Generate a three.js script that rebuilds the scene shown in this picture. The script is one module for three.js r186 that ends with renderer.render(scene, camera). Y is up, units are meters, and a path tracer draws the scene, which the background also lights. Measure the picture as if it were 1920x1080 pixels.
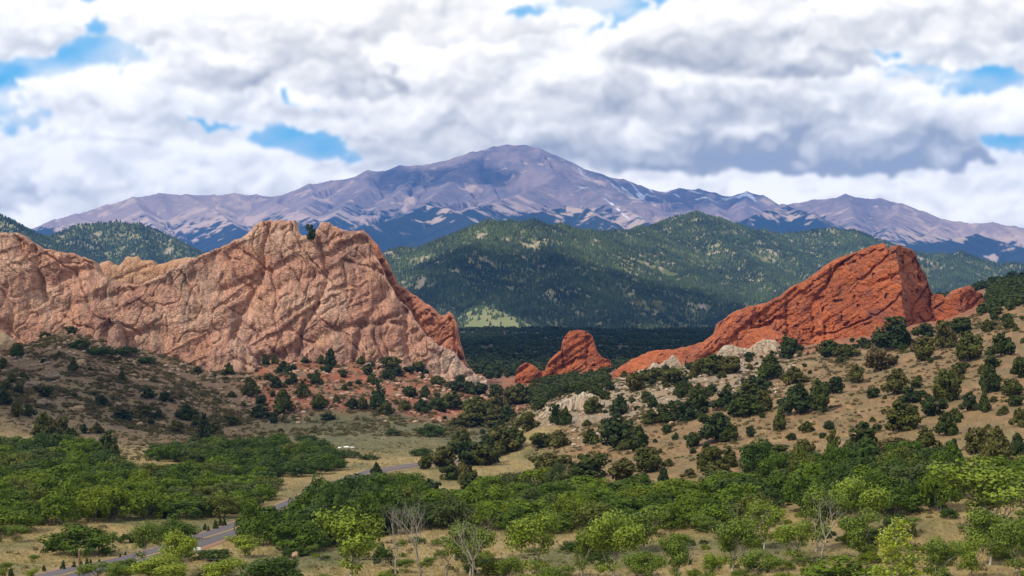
import * as THREE from 'three';
import { mergeGeometries } from 'three/addons/utils/BufferGeometryUtils.js';

// ------------------------------------------------------------------ camera, sun, exposure
const F = 2830, PITCH = Math.atan(115 / F), CP = Math.cos(PITCH), SP = Math.sin(PITCH), EYE = 32;
const scene = new THREE.Scene();
const camera = new THREE.PerspectiveCamera(2 * Math.atan(540 / F) * 180 / Math.PI, 16 / 9, 1, 60000);
camera.position.set(0, EYE, 0);
camera.rotation.set(PITCH, 0, 0);
scene.add(camera);

const SUN = new THREE.Vector3(-0.50, 0.70, 0.46).normalize();
const sun = new THREE.DirectionalLight(new THREE.Color(1.0, 0.945, 0.86), 3.8);
sun.position.copy(SUN).multiplyScalar(9000).add(new THREE.Vector3(0, 0, -2000));
sun.target.position.set(0, 0, -2000);
sun.castShadow = true;
sun.shadow.radius = 4;
sun.shadow.mapSize.set(4096, 4096);
Object.assign(sun.shadow.camera, { left: -6000, right: 6000, top: 6000, bottom: -6000, near: 10, far: 30000 });
scene.add(sun, sun.target);

const renderer = new THREE.WebGLRenderer({ antialias: true });
renderer.toneMapping = THREE.LinearToneMapping;
renderer.toneMappingExposure = 1.15;
renderer.shadowMap.enabled = true;
scene.fog = new THREE.FogExp2(new THREE.Color(0.06, 0.32, 1.0), 4.3e-5);

// ------------------------------------------------------------------ numbers
function rngOf(seed) { let a = seed >>> 0; return () => { a = (a + 0x6D2B79F5) | 0; let t = Math.imul(a ^ (a >>> 15), 1 | a); t = (t + Math.imul(t ^ (t >>> 7), 61 | t)) ^ t; return ((t ^ (t >>> 14)) >>> 0) / 4294967296; }; }
const PERM = new Uint8Array(512);
{ const r = rngOf(7), p = [...Array(256).keys()]; for (let i = 255; i > 0; i--) { const j = (r() * (i + 1)) | 0;[p[i], p[j]] = [p[j], p[i]]; } for (let i = 0; i < 512; i++) PERM[i] = p[i & 255]; }
const GX = new Float64Array(256), GY = new Float64Array(256), GZ = new Float64Array(256);
{ const r = rngOf(11); for (let i = 0; i < 256; i++) { const z = r() * 2 - 1, a = r() * 6.2832, s = Math.sqrt(1 - z * z); GX[i] = s * Math.cos(a); GY[i] = s * Math.sin(a); GZ[i] = z; } }
const fade = (t) => t * t * t * (t * (t * 6 - 15) + 10), lerp = (a, b, t) => a + (b - a) * t, clamp = (x, a = 0, b = 1) => x < a ? a : x > b ? b : x;
const sstep = (a, b, x) => { const t = clamp((x - a) / (b - a)); return t * t * (3 - 2 * t); };
function n3(x, y, z) {
  const X = Math.floor(x), Y = Math.floor(y), Z = Math.floor(z), fx = x - X, fy = y - Y, fz = z - Z, u = fade(fx), v = fade(fy), w = fade(fz);
  const A = PERM[X & 255] + (Y & 255), B = PERM[(X + 1) & 255] + (Y & 255), z0 = Z & 255, z1 = (Z + 1) & 255;
  const a0 = PERM[A & 255], a1 = PERM[(A + 1) & 255], b0 = PERM[B & 255], b1 = PERM[(B + 1) & 255];
  const g = (h, dx, dy, dz) => GX[h] * dx + GY[h] * dy + GZ[h] * dz;
  return 1.5 * lerp(
    lerp(lerp(g(PERM[a0 + z0], fx, fy, fz), g(PERM[b0 + z0], fx - 1, fy, fz), u), lerp(g(PERM[a1 + z0], fx, fy - 1, fz), g(PERM[b1 + z0], fx - 1, fy - 1, fz), u), v),
    lerp(lerp(g(PERM[a0 + z1], fx, fy, fz - 1), g(PERM[b0 + z1], fx - 1, fy, fz - 1), u), lerp(g(PERM[a1 + z1], fx, fy - 1, fz - 1), g(PERM[b1 + z1], fx - 1, fy - 1, fz - 1), u), v), w);
}
const n2 = (x, y, s = 0.5) => n3(x, y, s);
function fbm(x, y, o, s = 0.5) { let a = 0, k = 1; for (let i = 0; i < o; i++) { a += k * n3(x, y, s + i * 7.3); x *= 2.03; y *= 2.03; k *= 0.5; } return a; }
function ridged(x, y, o, s = 0.5) { let a = 0, k = 0.6; for (let i = 0; i < o; i++) { a += k * (1 - 2 * Math.abs(n3(x, y, s + i * 5.1))); x *= 2.07; y *= 2.07; k *= 0.5; } return a; }
const col = (r, g, b) => new THREE.Color().setRGB(r, g, b);
const mix3 = (a, b, t) => [lerp(a[0], b[0], t), lerp(a[1], b[1], t), lerp(a[2], b[2], t)];

// photograph pixel (1920 x 1080) at a distance d along -z -> world, and back
function at(px, py, d) { const vx = (px - 960) / F, vy = (540 - py) / F, k = CP - vy * SP; return [vx / k * d, EYE + (vy * CP + SP) / k * d, -d]; }
function toPixel(x, y, z) { const yy = y - EYE, dep = yy * SP - z * CP; return [960 + F * x / dep, 540 - F * (yy * CP + z * SP) / dep]; }
const lineAt = (pts, x) => { if (x <= pts[0][0]) return pts[0][1]; for (let i = 1; i < pts.length; i++) if (x <= pts[i][0]) { const [a, b] = pts[i - 1], [c, e] = pts[i]; return c === a ? e : b + (e - b) * (x - a) / (c - a); } return pts[pts.length - 1][1]; };
function inside(poly, x, y) { let c = false; for (let i = 0, j = poly.length - 1; i < poly.length; j = i++) { const [xi, yi] = poly[i], [xj, yj] = poly[j]; if ((yi > y) !== (yj > y) && x < (xj - xi) * (y - yi) / (yj - yi) + xi) c = !c; } return c; }

// ------------------------------------------------------------------ sky: air and clouds, as an equirectangular picture of directions
{
  const W = 4096, H = 2048, data = new Float32Array(W * H * 4);
  // heaped clouds, far ones first: [px of the middle, py of the base, half width, height, tone of the top, tone of the base]
  const MASS = [
    [110, 452, 300, 95, 0.98, 0.72], [20, 380, 200, 150, 0.92, 0.55], [330, 400, 260, 190, 0.97, 0.66], [600, 372, 250, 120, 0.93, 0.72], [720, 330, 160, 78, 1.0, 0.86], [960, 330, 260, 95, 0.9, 0.66], [1190, 380, 230, 118, 1.0, 0.78], [1420, 400, 200, 120, 0.97, 0.74], [1545, 410, 180, 125, 1.03, 0.78], [1720, 430, 230, 100, 0.9, 0.74], [1885, 450, 210, 190, 1.02, 0.74], [1712, 332, 44, 24, 1.05, 0.9],
    [190, 262, 110, 70, 0.86, 0.7], [900, 300, 330, 150, 0.9, 0.5], [1180, 284, 380, 165, 0.96, 0.36], [700, 232, 260, 150, 0.9, 0.58], [410, 232, 350, 165, 1.03, 0.70], [620, 150, 330, 165, 1.0, 0.48], [1905, 236, 84, 76, 1.04, 0.72], [1885, 118, 170, 130, 0.86, 0.62],
    [1530, 292, 330, 205, 1.02, 0.06], [1010, 205, 250, 190, 1.06, 0.56], [1290, 205, 260, 130, 0.86, 0.46], [1420, 118, 250, 150, 0.84, 0.40], [60, 92, 130, 115, 1.0, 0.74], [1740, 70, 240, 110, 0.92, 0.64], [800, 60, 260, 90, 1.0, 0.7], [330, 70, 190, 110, 1.02, 0.78],
  ];
  const HOLES = [[128, 98, 66, 26, -0.25], [165, 48, 18, 24, 0], [555, 256, 118, 36, 0.22], [400, 226, 110, 17, 0.12], [572, 180, 54, 15, 0.5], [985, 33, 50, 11, -0.05], [1856, 140, 52, 28, 0.2], [1893, 252, 44, 20, 0]];
  const hole = (px, py) => { let m = 0; for (const [x, y, rx, ry, t] of HOLES) { const dx = px - x, dy = py - y, c = Math.cos(t), q = Math.sin(t), u = (dx * c + dy * q) / rx, v = (-dx * q + dy * c) / ry, e = Math.exp(-(u * u + v * v)); if (e > m) m = e; } return m; };
  const puff = (x, y, z, o) => { let a = 0, k = 0.5; for (let i = 0; i < o; i++) { a += k * (Math.abs(n3(x + i * 3.7, y, z)) * 2.1 - 0.36); x *= 2.11; y *= 2.11; z *= 2.11; k *= 0.53; } return a; };
  // rounded heads: distance to the nearest of scattered points
  const cell = (x, y, s) => { const X = Math.floor(x), Y = Math.floor(y); let m = 9; for (let b = -1; b <= 1; b++) for (let a = -1; a <= 1; a++) { const h = PERM[(PERM[(X + a + s) & 255] + Y + b) & 255], g = PERM[(h + 71) & 255], dx = X + a + h / 255 - x, dy = Y + b + g / 255 - y, d = dx * dx + dy * dy; if (d < m) m = d; } return 1 - Math.sqrt(m) * 1.15; };
  const heads = (x, y) => 0.50 * cell(x / 190, y / 96, 3) + 0.27 * cell(x / 84, y / 50, 40) + 0.16 * cell(x / 38, y / 26, 90) + 0.10 * cell(x / 18, y / 14, 130) + 0.14 * fbm(x / 60, y / 36, 4, 4.2);
  const white = [1.54, 1.45, 1.26], grey = [0.29, 0.30, 0.31];
  const shadeOf = (el, body, tone, o) => {
    const alpha = sstep(0.0, 0.34, body) * 0.985, high = Math.sqrt(clamp(el / 1.2)), t = Math.pow(clamp(tone), 1.15), air = [lerp(0.215, 0.05, high), lerp(0.78, 0.24, high), lerp(1.12, 0.60, high)], far = lerp(1.12, 0.86, sstep(0, 0.3, el)); 
    for (let k = 0; k < 3; k++) o[k] += lerp(air[k], lerp(grey[k], white[k], t) * far, alpha);
  };
  for (let row = 0; row < H; row++) {
    const el = ((row + 0.5) / H - 0.5) * Math.PI;
    for (let c = 0; c < W; c++) {
      const i = (row * W + c) * 4; data[i + 3] = 1;
      if (el < -0.01) { data[i] = 0.30; data[i + 1] = 0.27; data[i + 2] = 0.2; continue; }
      const az = ((c + 0.5) / W - 0.5) * 2 * Math.PI, dx = Math.cos(az) * Math.cos(el), dy = Math.sin(el), dz = Math.sin(az) * Math.cos(el), dep = dy * SP - dz * CP, o = [0, 0, 0];
      let px = 1e5, py = 0; if (dep > 0.4) { px = 960 + F * dx / dep; py = 540 - F * (dy * CP + dz * SP) / dep; }
      const within = sstep(-420, -60, px) * sstep(2340, 1980, px) * sstep(-420, -60, py);
      let far = [0, 0, 0];
      if (within < 1) {
        const qx = dx * 13, qy = dy * 22, qz = dz * 13, n0 = puff(qx, qy, qz, 4), n1 = puff(qx - 0.16, qy + 0.34, qz, 3), big = n3(dx * 5.2 + 11, dy * 8, dz * 5.2 + 2), thin = sstep(0.12, 0.5, n3(dx * 4.1 + 31, dy * 6.3, dz * 4.1));
        shadeOf(el, 0.32 + 0.5 * n0 + 0.12 * big - thin * 0.55, 0.74 + 0.4 * (n0 - n1) - 0.3 * clamp(big + 0.15), far);
      }
      if (within > 0) {
        for (let q = 0; q < 4; q++) {
          const ux = px + (q & 1 ? 2 : -2), uy = py + (q & 2 ? 2 : -2), x = ux + 34 * fbm(ux / 150, uy / 90, 3, 1.4) + 11 * fbm(ux / 40, uy / 30, 3, 6.4), y = uy + 17 * fbm(ux / 150 + 5, uy / 90, 3, 2.4) + 8 * fbm(ux / 34, uy / 26, 3, 8.4);
          const b = heads(x, y), up = heads(x - 7, y - 12), up2 = heads(x - 22, y - 36), rel = 0.50 * (b - up) + 0.46 * (b - up2), gap = hole(x, y), wisp = 0.5 + 0.9 * fbm(ux / 170 + uy / 260, uy / 70, 5, 3.8);
          const high = Math.sqrt(clamp(el / 1.2)), far = lerp(1.10, 0.88, sstep(0, 0.3, el)); let c0 = [lerp(0.215, 0.05, high), lerp(0.78, 0.24, high), lerp(1.12, 0.60, high)];
          const put = (t, a) => { t = Math.pow(clamp(t, 0, 1.08), 1.1); for (let k = 0; k < 3; k++) c0[k] = lerp(c0[k], lerp(grey[k], white[k], t) * far, a); };
          put(0.9 + rel * 0.4, clamp(wisp + 0.12) * 0.78 * (1 - 0.8 * gap) + sstep(330, 440, uy) * 0.2);
          for (const [mx, mb, mw, mh, tt, tb] of MASS) {
            const u = (x - mx) / mw; if (u > 1.5 || u < -1.5) continue; const v = (mb - y) / mh; if (v > 1.7 || v < -0.8) continue;
            const m = 1 - u * u - (v < 0 ? v * v * 34 : v * v) + 1.25 * (b - 0.22) + 0.34 * fbm(x / 26, y / 19, 4, mx * 0.01) - 1.35 * gap, a = sstep(0.06, 0.34, m); if (a <= 0) continue;
            put(lerp(tb, tt, sstep(-0.15, 0.85, v + 0.35 * (b - 0.2))) - 0.06 * u + rel + 0.16 * (1 - sstep(0.1, 0.8, m)), a * 0.96);
          }
          for (let k = 0; k < 3; k++) o[k] += c0[k];
        }
        for (let k = 0; k < 3; k++) o[k] /= 4;
      }
      for (let k = 0; k < 3; k++) data[i + k] = lerp(far[k], o[k], within);
    }
  }
  const sky = new THREE.DataTexture(data, W, H, THREE.RGBAFormat, THREE.FloatType);
  sky.mapping = THREE.EquirectangularReflectionMapping; sky.magFilter = THREE.LinearFilter; sky.minFilter = THREE.LinearFilter; sky.needsUpdate = true;
  scene.background = sky; scene.environment = sky;
}
console.log('sky');

// ------------------------------------------------------------------ textures and materials
function noiseTexture(size, fn, srgb) {
  const d = new Uint8Array(size * size * 4);
  for (let y = 0; y < size; y++) for (let x = 0; x < size; x++) { const v = fn(x / size, y / size), i = (y * size + x) * 4, a = Array.isArray(v) ? v : [v, v, v]; for (let k = 0; k < 3; k++) d[i + k] = clamp(a[k]) * 255; d[i + 3] = 255; }
  const t = new THREE.DataTexture(d, size, size); t.wrapS = t.wrapT = THREE.RepeatWrapping; t.magFilter = THREE.LinearFilter; t.minFilter = THREE.LinearMipmapLinearFilter; t.generateMipmaps = true;
  if (srgb) t.colorSpace = THREE.SRGBColorSpace; t.needsUpdate = true; return t;
}
// tiling noise: a torus in four dimensions is costly, so wrapped blends of two shifted copies
const tile = (fn) => (u, v) => { const a = fade(u), b = fade(v); return lerp(lerp(fn(u, v), fn(u - 1, v), a), lerp(fn(u, v - 1), fn(u - 1, v - 1), a), b); };
const grainTex = noiseTexture(512, tile((u, v) => 0.80 + 0.22 * fbm(u * 40, v * 40, 4, 3.1) + 0.08 * fbm(u * 9, v * 9, 2, 8.1)), true);
const rockBump = noiseTexture(512, tile((u, v) => 0.5 + 0.3 * fbm(u * 12, v * 20, 5, 1.7) - 0.35 * Math.exp(-Math.pow(n2(u * 9, v * 5, 6.1) * 14, 2))), false);
const soilBump = noiseTexture(512, tile((u, v) => 0.5 + 0.35 * fbm(u * 24, v * 24, 4, 2.2)), false);
const groundMat = new THREE.MeshStandardMaterial({ vertexColors: true, roughness: 0.95, map: grainTex, bumpMap: soilBump, bumpScale: 0.25 });
const rockMat = new THREE.MeshStandardMaterial({ vertexColors: true, roughness: 0.92, bumpMap: rockBump, bumpScale: 1.15 });
const farMat = new THREE.MeshStandardMaterial({ vertexColors: true, roughness: 1 });
const flat = (r, g, b, rough = 0.9) => new THREE.MeshStandardMaterial({ color: col(r, g, b), roughness: rough });
const leaf = (r, g, b, rough = 0.8, gloss = 0.12) => new THREE.MeshPhysicalMaterial({ color: col(r, g, b), roughness: rough, vertexColors: true, transmission: 0.3, thickness: 0, side: THREE.DoubleSide, specularIntensity: gloss });

// ------------------------------------------------------------------ naming
const taken = {};
function numbered(name) { const n = taken[name] = (taken[name] ?? -1) + 1; return n ? name + '_' + String(n).padStart(3, '0') : name; }
function add(o, name, label, category, group, kind) {
  o.name = numbered(name); if (label) o.userData.label = label; if (category) o.userData.category = category; if (group) o.userData.group = group; if (kind) o.userData.kind = kind;
  scene.add(o); o.traverse((m) => { if (m.isMesh) { m.castShadow = true; m.receiveShadow = true; } }); return o;
}
const part = (parent, name, geo, mat) => { const m = new THREE.Mesh(geo, mat); m.name = name; parent.add(m); return m; };
function grid(nu, nv, fn, mat, uvScale = 1) {
  const p = new Float32Array(nu * nv * 3), c = new Float32Array(nu * nv * 3), uv = new Float32Array(nu * nv * 2), idx = new Uint32Array((nu - 1) * (nv - 1) * 6);
  for (let j = 0, k = 0; j < nv; j++) for (let i = 0; i < nu; i++, k++) { const r = fn(i, j); p.set(r.p, k * 3); c.set(r.c, k * 3); uv[k * 2] = r.uv[0] * uvScale; uv[k * 2 + 1] = r.uv[1] * uvScale; }
  for (let j = 0, k = 0; j < nv - 1; j++) for (let i = 0; i < nu - 1; i++) { const a = j * nu + i, b = a + 1, e = a + nu, f = e + 1; idx[k++] = a; idx[k++] = b; idx[k++] = e; idx[k++] = b; idx[k++] = f; idx[k++] = e; }
  const g = new THREE.BufferGeometry(); g.setAttribute('position', new THREE.BufferAttribute(p, 3)); g.setAttribute('color', new THREE.BufferAttribute(c, 3)); g.setAttribute('uv', new THREE.BufferAttribute(uv, 2)); g.setIndex(new THREE.BufferAttribute(idx, 1)); g.computeVertexNormals();
  return new THREE.Mesh(g, mat);
}

// ------------------------------------------------------------------ the ground: heights by column of the view and distance, smoothed
const NEAR = [[1, 30.3], [20, 27], [60, 18.5], [110, 11], [150, 7], [185, 4.4]];
const VALLEY = [[1000, 18], [1400, 28], [2000, 44], [2600, 64], [3300, 70]];
const COLS = [
  [-800, [[215, 4], [420, 6], [520, 14], [680, 28], [780, 38], [900, 36], ...VALLEY.slice(1)]],
  [0, [[215, 2.4], [300, 2.5], [420, 3], [520, 12.7], [680, 26], [725, 30], [780, 36], [900, 36], ...VALLEY.slice(1)]],
  [130, [[215, 2.2], [300, 2], [440, 1.7], [540, 8], [640, 21.8], [735, 42], [790, 44], [900, 38], ...VALLEY.slice(1)]],
  [280, [[215, 2], [320, 1], [460, 1], [560, 2.2], [640, 12.8], [738, 32], [800, 34], [900, 34], ...VALLEY.slice(1)]],
  [400, [[225, 1.5], [330, 0.5], [500, 0], [590, 0.2], [650, 7.9], [742, 22.5], [900, 26], ...VALLEY.slice(1)]],
  [550, [[225, 1.5], [330, 0.3], [500, 0], [600, 2], [670, 11.9], [750, 27], [900, 28], ...VALLEY.slice(1)]],
  [700, [[225, 1.5], [330, 0.2], [500, 0], [620, 3], [690, 13.7], [758, 28], [900, 28], ...VALLEY.slice(1)]],
  [850, [[225, 1.8], [330, 0.4], [500, 0], [630, 1], [700, 8.5], [770, 18], [900, 18], ...VALLEY]],
  [930, [[225, 2], [330, 0.8], [440, -0.2], [560, 0], [640, 1], [700, 3.5], [790, 13.5], [900, 14], ...VALLEY]],
  [1000, [[225, 2.2], [330, 1], [430, -0.3], [480, 7], [530, 13], [560, 11], [620, 6], [720, 7], [830, 14], ...VALLEY]],
  [1080, [[225, 2.6], [330, 1.5], [400, 1.8], [440, 4.5], [490, 11], [540, 17], [600, 16], [700, 12], [830, 17], ...VALLEY]],
  [1200, [[225, 3], [330, 4.6], [400, 7.3], [480, 14.2], [580, 22.8], [640, 22], [720, 20], [900, 22], ...VALLEY]],
  [1400, [[225, 4.2], [310, 7.4], [390, 12], [480, 21], [600, 28.8], [700, 30], [1000, 30], ...VALLEY.slice(1)]],
  [1600, [[215, 5], [240, 6], [300, 10.3], [370, 14.3], [440, 21.9], [540, 31], [700, 36], [1000, 45], [1500, 34], ...VALLEY.slice(2)]],
  [1750, [[215, 5.6], [240, 7], [290, 12], [370, 18.3], [450, 28], [520, 34.8], [700, 44], [1000, 66], [1400, 46], ...VALLEY.slice(2)]],
  [1920, [[215, 6], [240, 7.5], [280, 12.7], [360, 21.2], [440, 32.8], [500, 41.7], [700, 58], [1000, 80], [1400, 56], ...VALLEY.slice(2)]],
  [2700, [[215, 8], [280, 16], [360, 28], [440, 40], [500, 48], [700, 66], [1000, 90], [1400, 70], ...VALLEY.slice(2)]],
].map(([px, l]) => [px, [...NEAR, ...l]]);
const GPX0 = -800, GSTEP = 20, GN = 176, GD = 260, GD0 = Math.log(8), GD1 = Math.log(3400);
let gtab = new Float32Array(GN * GD);
for (let i = 0; i < GN; i++) {
  const px = GPX0 + i * GSTEP; let k = 1; while (k < COLS.length - 1 && COLS[k][0] < px) k++;
  const [a, la] = COLS[k - 1], [b, lb] = COLS[k], t = clamp((px - a) / (b - a));
  for (let j = 0; j < GD; j++) { const d = Math.exp(lerp(GD0, GD1, j / (GD - 1))); gtab[i * GD + j] = lerp(lineAt(la, d), lineAt(lb, d), t * t * (3 - 2 * t)); }
}
for (let pass = 0; pass < 3; pass++) {
  const o = new Float32Array(GN * GD);
  for (let i = 0; i < GN; i++) for (let j = 0; j < GD; j++) { let s = 0, w = 0; for (let a = -1; a <= 1; a++) for (let b = -2; b <= 2; b++) { const ii = clamp(i + a, 0, GN - 1), jj = clamp(j + b, 0, GD - 1), q = (a ? 0.6 : 1) * (1 - Math.abs(b) * 0.25); s += gtab[ii * GD + jj] * q; w += q; } o[i * GD + j] = s / w; }
  gtab = o;
}
function baseHeight(x, d) {
  const px = 960 + F * x / Math.max(d, 8), u = clamp((px - GPX0) / GSTEP, 0, GN - 1.001), v = clamp((Math.log(Math.max(d, 8)) - GD0) / (GD1 - GD0) * (GD - 1), 0, GD - 1.001);
  const i = u | 0, j = v | 0, fu = u - i, fv = v - j;
  return lerp(lerp(gtab[i * GD + j], gtab[i * GD + j + 1], fv), lerp(gtab[(i + 1) * GD + j], gtab[(i + 1) * GD + j + 1], fv), fu);
}
const slopeRough = (px, d) => Math.max(sstep(520, 640, d), sstep(1000, 1150, px) * sstep(320, 430, d));
function ground(x, d) {
  const px = 960 + F * x / Math.max(d, 8), r = slopeRough(px, d);
  return baseHeight(x, d) + 0.35 * n2(x / 28, d / 28, 4.4) + r * (2.0 * fbm(x / 42, d / 42, 3, 2.1) + 0.5 * n2(x / 7, d / 9, 7.7)) + sstep(900, 1300, d) * 6 * fbm(x / 170, d / 170, 3, 5.5);
}
function drop(px, py, from = 100) { // where the sight line through that pixel meets the ground
  for (let d = from; d < 3200; d *= 1.004) { const q = at(px, py, d); if (q[1] <= ground(q[0], d)) return [q[0], ground(q[0], d), d]; }
  const q = at(px, py, 1500); return [q[0], ground(q[0], 1500), 1500];
}
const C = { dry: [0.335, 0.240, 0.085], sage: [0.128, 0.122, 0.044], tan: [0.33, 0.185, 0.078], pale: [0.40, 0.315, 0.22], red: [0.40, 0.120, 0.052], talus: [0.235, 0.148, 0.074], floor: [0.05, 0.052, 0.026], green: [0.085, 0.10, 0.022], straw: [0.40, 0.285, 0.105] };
const THICKETS = {
  west: [[-90, 850], [40, 842], [120, 838], [200, 862], [232, 897], [285, 902], [360, 894], [420, 892], [500, 902], [515, 920], [500, 940], [440, 958], [410, 973], [300, 975], [230, 980], [95, 990], [0, 1010], [-90, 1015]],
  bend: [[270, 862], [330, 868], [400, 873], [440, 890], [520, 897], [590, 893], [628, 880], [615, 852], [540, 842], [440, 842], [330, 848]],
  road: [[458, 1000], [474, 1020], [560, 1034], [620, 1020], [700, 1005], [800, 1000], [800, 950], [760, 918], [690, 908], [610, 918], [560, 938], [500, 958]],
  middle: [[760, 930], [830, 950], [900, 930], [990, 918], [1100, 928], [1250, 930], [1380, 910], [1420, 920], [1420, 988], [1350, 990], [1250, 995], [1080, 1003], [900, 1000], [800, 987]],
  east: [[1385, 918], [1440, 893], [1530, 884], [1620, 884], [1720, 880], [1780, 893], [1792, 930], [1760, 962], [1650, 968], [1560, 964], [1450, 964], [1390, 972]],
  corner: [[1860, 895], [1990, 885], [1990, 930], [1880, 925]],
};
function soil(x, d, y) {
  const [px, py] = toPixel(x, y, -d), w = 26 * fbm(x / 18, d / 26, 3, 9.9), w2 = fbm(x / 6, d / 9, 3, 6.6);
  let c = mix3(C.dry, C.straw, clamp(0.5 + 0.8 * w2));
  c = mix3(c, C.green, sstep(-0.15, 0.5, fbm(x / 23, d / 40, 3, 1.2)) * 0.7);
  if (d > 380) { const s = sstep(440, 500, d + w); const field = mix3(C.talus, C.sage, sstep(430, 580, px + 2 * w)); c = mix3(c, mix3(field, C.dry, clamp(0.15 + 0.4 * w2)), s * sstep(1000, 940, px)); }
  const tanhill = sstep(1000, 1080, px + w * 0.6) * sstep(270, 330, d + w);
  c = mix3(c, mix3(C.tan, C.sage, clamp(0.22 + 0.55 * w2)), tanhill);
  const pale = sstep(985, 1020, px + w * 0.4) * sstep(1520, 1400, px + w) * sstep(-14, 6, w * 0.4 + lineAt([[1000, 800], [1130, 790], [1200, 772], [1300, 745], [1420, 715], [1500, 690]], px) - py);
  c = mix3(c, mix3(C.pale, C.tan, clamp(0.3 + 0.8 * w2)), pale * (d < 720 ? 0.95 : 0.3));
  const yel = sstep(0.25, 0.5, fbm(x / 11, d / 15, 3, 3.9)) * tanhill * sstep(1250, 1450, px) * sstep(1720, 1600, px); c = mix3(c, [0.42, 0.27, 0.115], yel * 0.7);
  if (d > 560) { const s = sstep(610, 650, d + w * 0.5) * sstep(985, 930, px), redz = sstep(440, 500, px + w) * sstep(0.0, 0.35, 0.28 + w2 + 0.3 * fbm(x / 30, d / 30, 2, 4.2)); c = mix3(c, mix3(C.talus, C.red, redz * 0.9), s); const bare = sstep(0.15, 0.5, fbm(x / 5, d / 7, 3, 5.9)); c = mix3(c, [0.28, 0.165, 0.090], bare * s * (1 - redz) * 0.7); }
  if (d > 600) { const s = sstep(900, 960, px + w) * sstep(1200, 1120, px) * sstep(620, 680, d) * sstep(1000, 880, d); c = mix3(c, mix3(C.red, C.talus, clamp(0.3 + w2)), s); }
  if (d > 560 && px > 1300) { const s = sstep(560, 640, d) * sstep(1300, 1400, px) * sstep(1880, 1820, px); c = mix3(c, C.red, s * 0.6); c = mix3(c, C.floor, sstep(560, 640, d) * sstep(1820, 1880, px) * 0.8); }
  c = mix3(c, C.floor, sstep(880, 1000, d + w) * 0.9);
  const k = 1.15 + 0.4 * n2(x / 2.3, d / 3.1, 2.8) + 0.25 * n2(x / 0.9, d / 1.6, 5.8); return [c[0] * k, c[1] * k, c[2] * k];
}
{
  const nu = 640, nv = 470, p0 = -780, p1 = 2700, r0 = Math.log(9), r1 = Math.log(3350);
  const m = grid(nu, nv, (i, j) => { const px = lerp(p0, p1, i / (nu - 1)), d = Math.exp(lerp(r0, r1, j / (nv - 1))), x = (px - 960) / F * d, y = ground(x, d); return { p: [x, y, -d], c: soil(x, d, y), uv: [x / 6, d / 6] }; }, groundMat);
  add(m, 'ground', 'valley floor of dry grass rising to rocky juniper slopes', null, null, 'structure');
}
console.log('ground');

// ------------------------------------------------------------------ hills and mountains: ridge lines with sides that fall away, broken by gullies
const ridgeOf = (pts) => pts.map(([px, py, d]) => at(px, py, d));
function mountain({ name, label, ridges, fall, rough, foot, p0, p1, d0, d1, nu, nv, paint, kind = 'structure' }) {
  const segs = []; for (const r of ridges) { const q = ridgeOf(r.pts); let run = segs.length * 977; for (let i = 1; i < q.length; i++) { const L = Math.hypot(q[i][0] - q[i - 1][0], q[i][2] - q[i - 1][2]); segs.push([q[i - 1], q[i], r.s ?? 1, run, L]); run += L; } }
  let lastGully = 0; const height = (x, d) => {
    let best = -1e9, near = 1e9, top = -1e9, along = 0, off = 0; const wx = x + rough.warp * fbm(x / rough.len, d / rough.len, 3, 1.1), wd = d + rough.warp * fbm(x / rough.len + 7, d / rough.len, 3, 3.3);
    for (const [a, b, s, c0, len] of segs) {
      const ex = b[0] - a[0], ed = -b[2] + a[2], L = ex * ex + ed * ed; 
      let t = ((x - a[0]) * ex + (d + a[2]) * ed) / L; t = t < 0 ? 0 : t > 1 ? 1 : t;
      const qx = a[0] + ex * t, qd = -a[2] + ed * t, dist0 = Math.hypot(x - qx, d - qd), k = sstep(0, rough.len, dist0);
      const dist = lerp(dist0, Math.hypot(wx - qx, wd - qd), k), h = a[1] + (b[1] - a[1]) * t - s * fall(dist);
      if (h > top) { top = h; along = c0 + t * len; off = dist0; }
      const m = rough.blend; if (h > best) { best = best - h > -m && best > -1e8 ? h + (m - (h - best)) * (m - (h - best)) / (4 * m) : h; } else if (best - h < m) best += (m - (best - h)) * (m - (best - h)) / (4 * m);
      if (dist0 < near) near = dist0;
    }
    const away = sstep(0, rough.len * 1.4, near), g1 = Math.abs(n2(along / (rough.len * 0.42) + 0.5 * n2(x / rough.len * 2, d / rough.len * 2, 3), off / (rough.len * 2.6), 9.1)), g2 = Math.abs(n2(along / (rough.len * 0.15) + 0.6 * n2(x / rough.len * 5, d / rough.len * 5, 4), off / (rough.len * 1.1), 4.6)); lastGully = 1 - 2.6 * (0.62 * g1 + 0.38 * g2);
    return Math.max(foot(x, d), best) + away * rough.amp * ridged(x / rough.len * 1.15, d / rough.len * 0.9, 5, 2.7) + (0.12 + 0.5 * away) * rough.fine * 0.35 * (ridged(x / rough.len * 4.2, d / rough.len * 3.4, 4, 6.2) - 0.25) - sstep(0, rough.len * 0.7, off) * rough.gully * lastGully;
  };
  const H = new Float32Array(nu * nv), GU = new Float32Array(nu * nv), X = (i, j) => { const d = lerp(d0, d1, j / (nv - 1)); return [(lerp(p0, p1, i / (nu - 1)) - 960) / F * d, d]; };
  for (let j = 0; j < nv; j++) for (let i = 0; i < nu; i++) { const [x, d] = X(i, j); H[j * nu + i] = height(x, d); GU[j * nu + i] = lastGully; }
  const m = grid(nu, nv, (i, j) => { const [x, d] = X(i, j), y = H[j * nu + i]; return { p: [x, y, -d], c: paint(x, d, y, GU[j * nu + i]), uv: [x / 60, d / 60] }; }, farMat);
  add(m, name, label, null, null, kind); return height;
}
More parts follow.
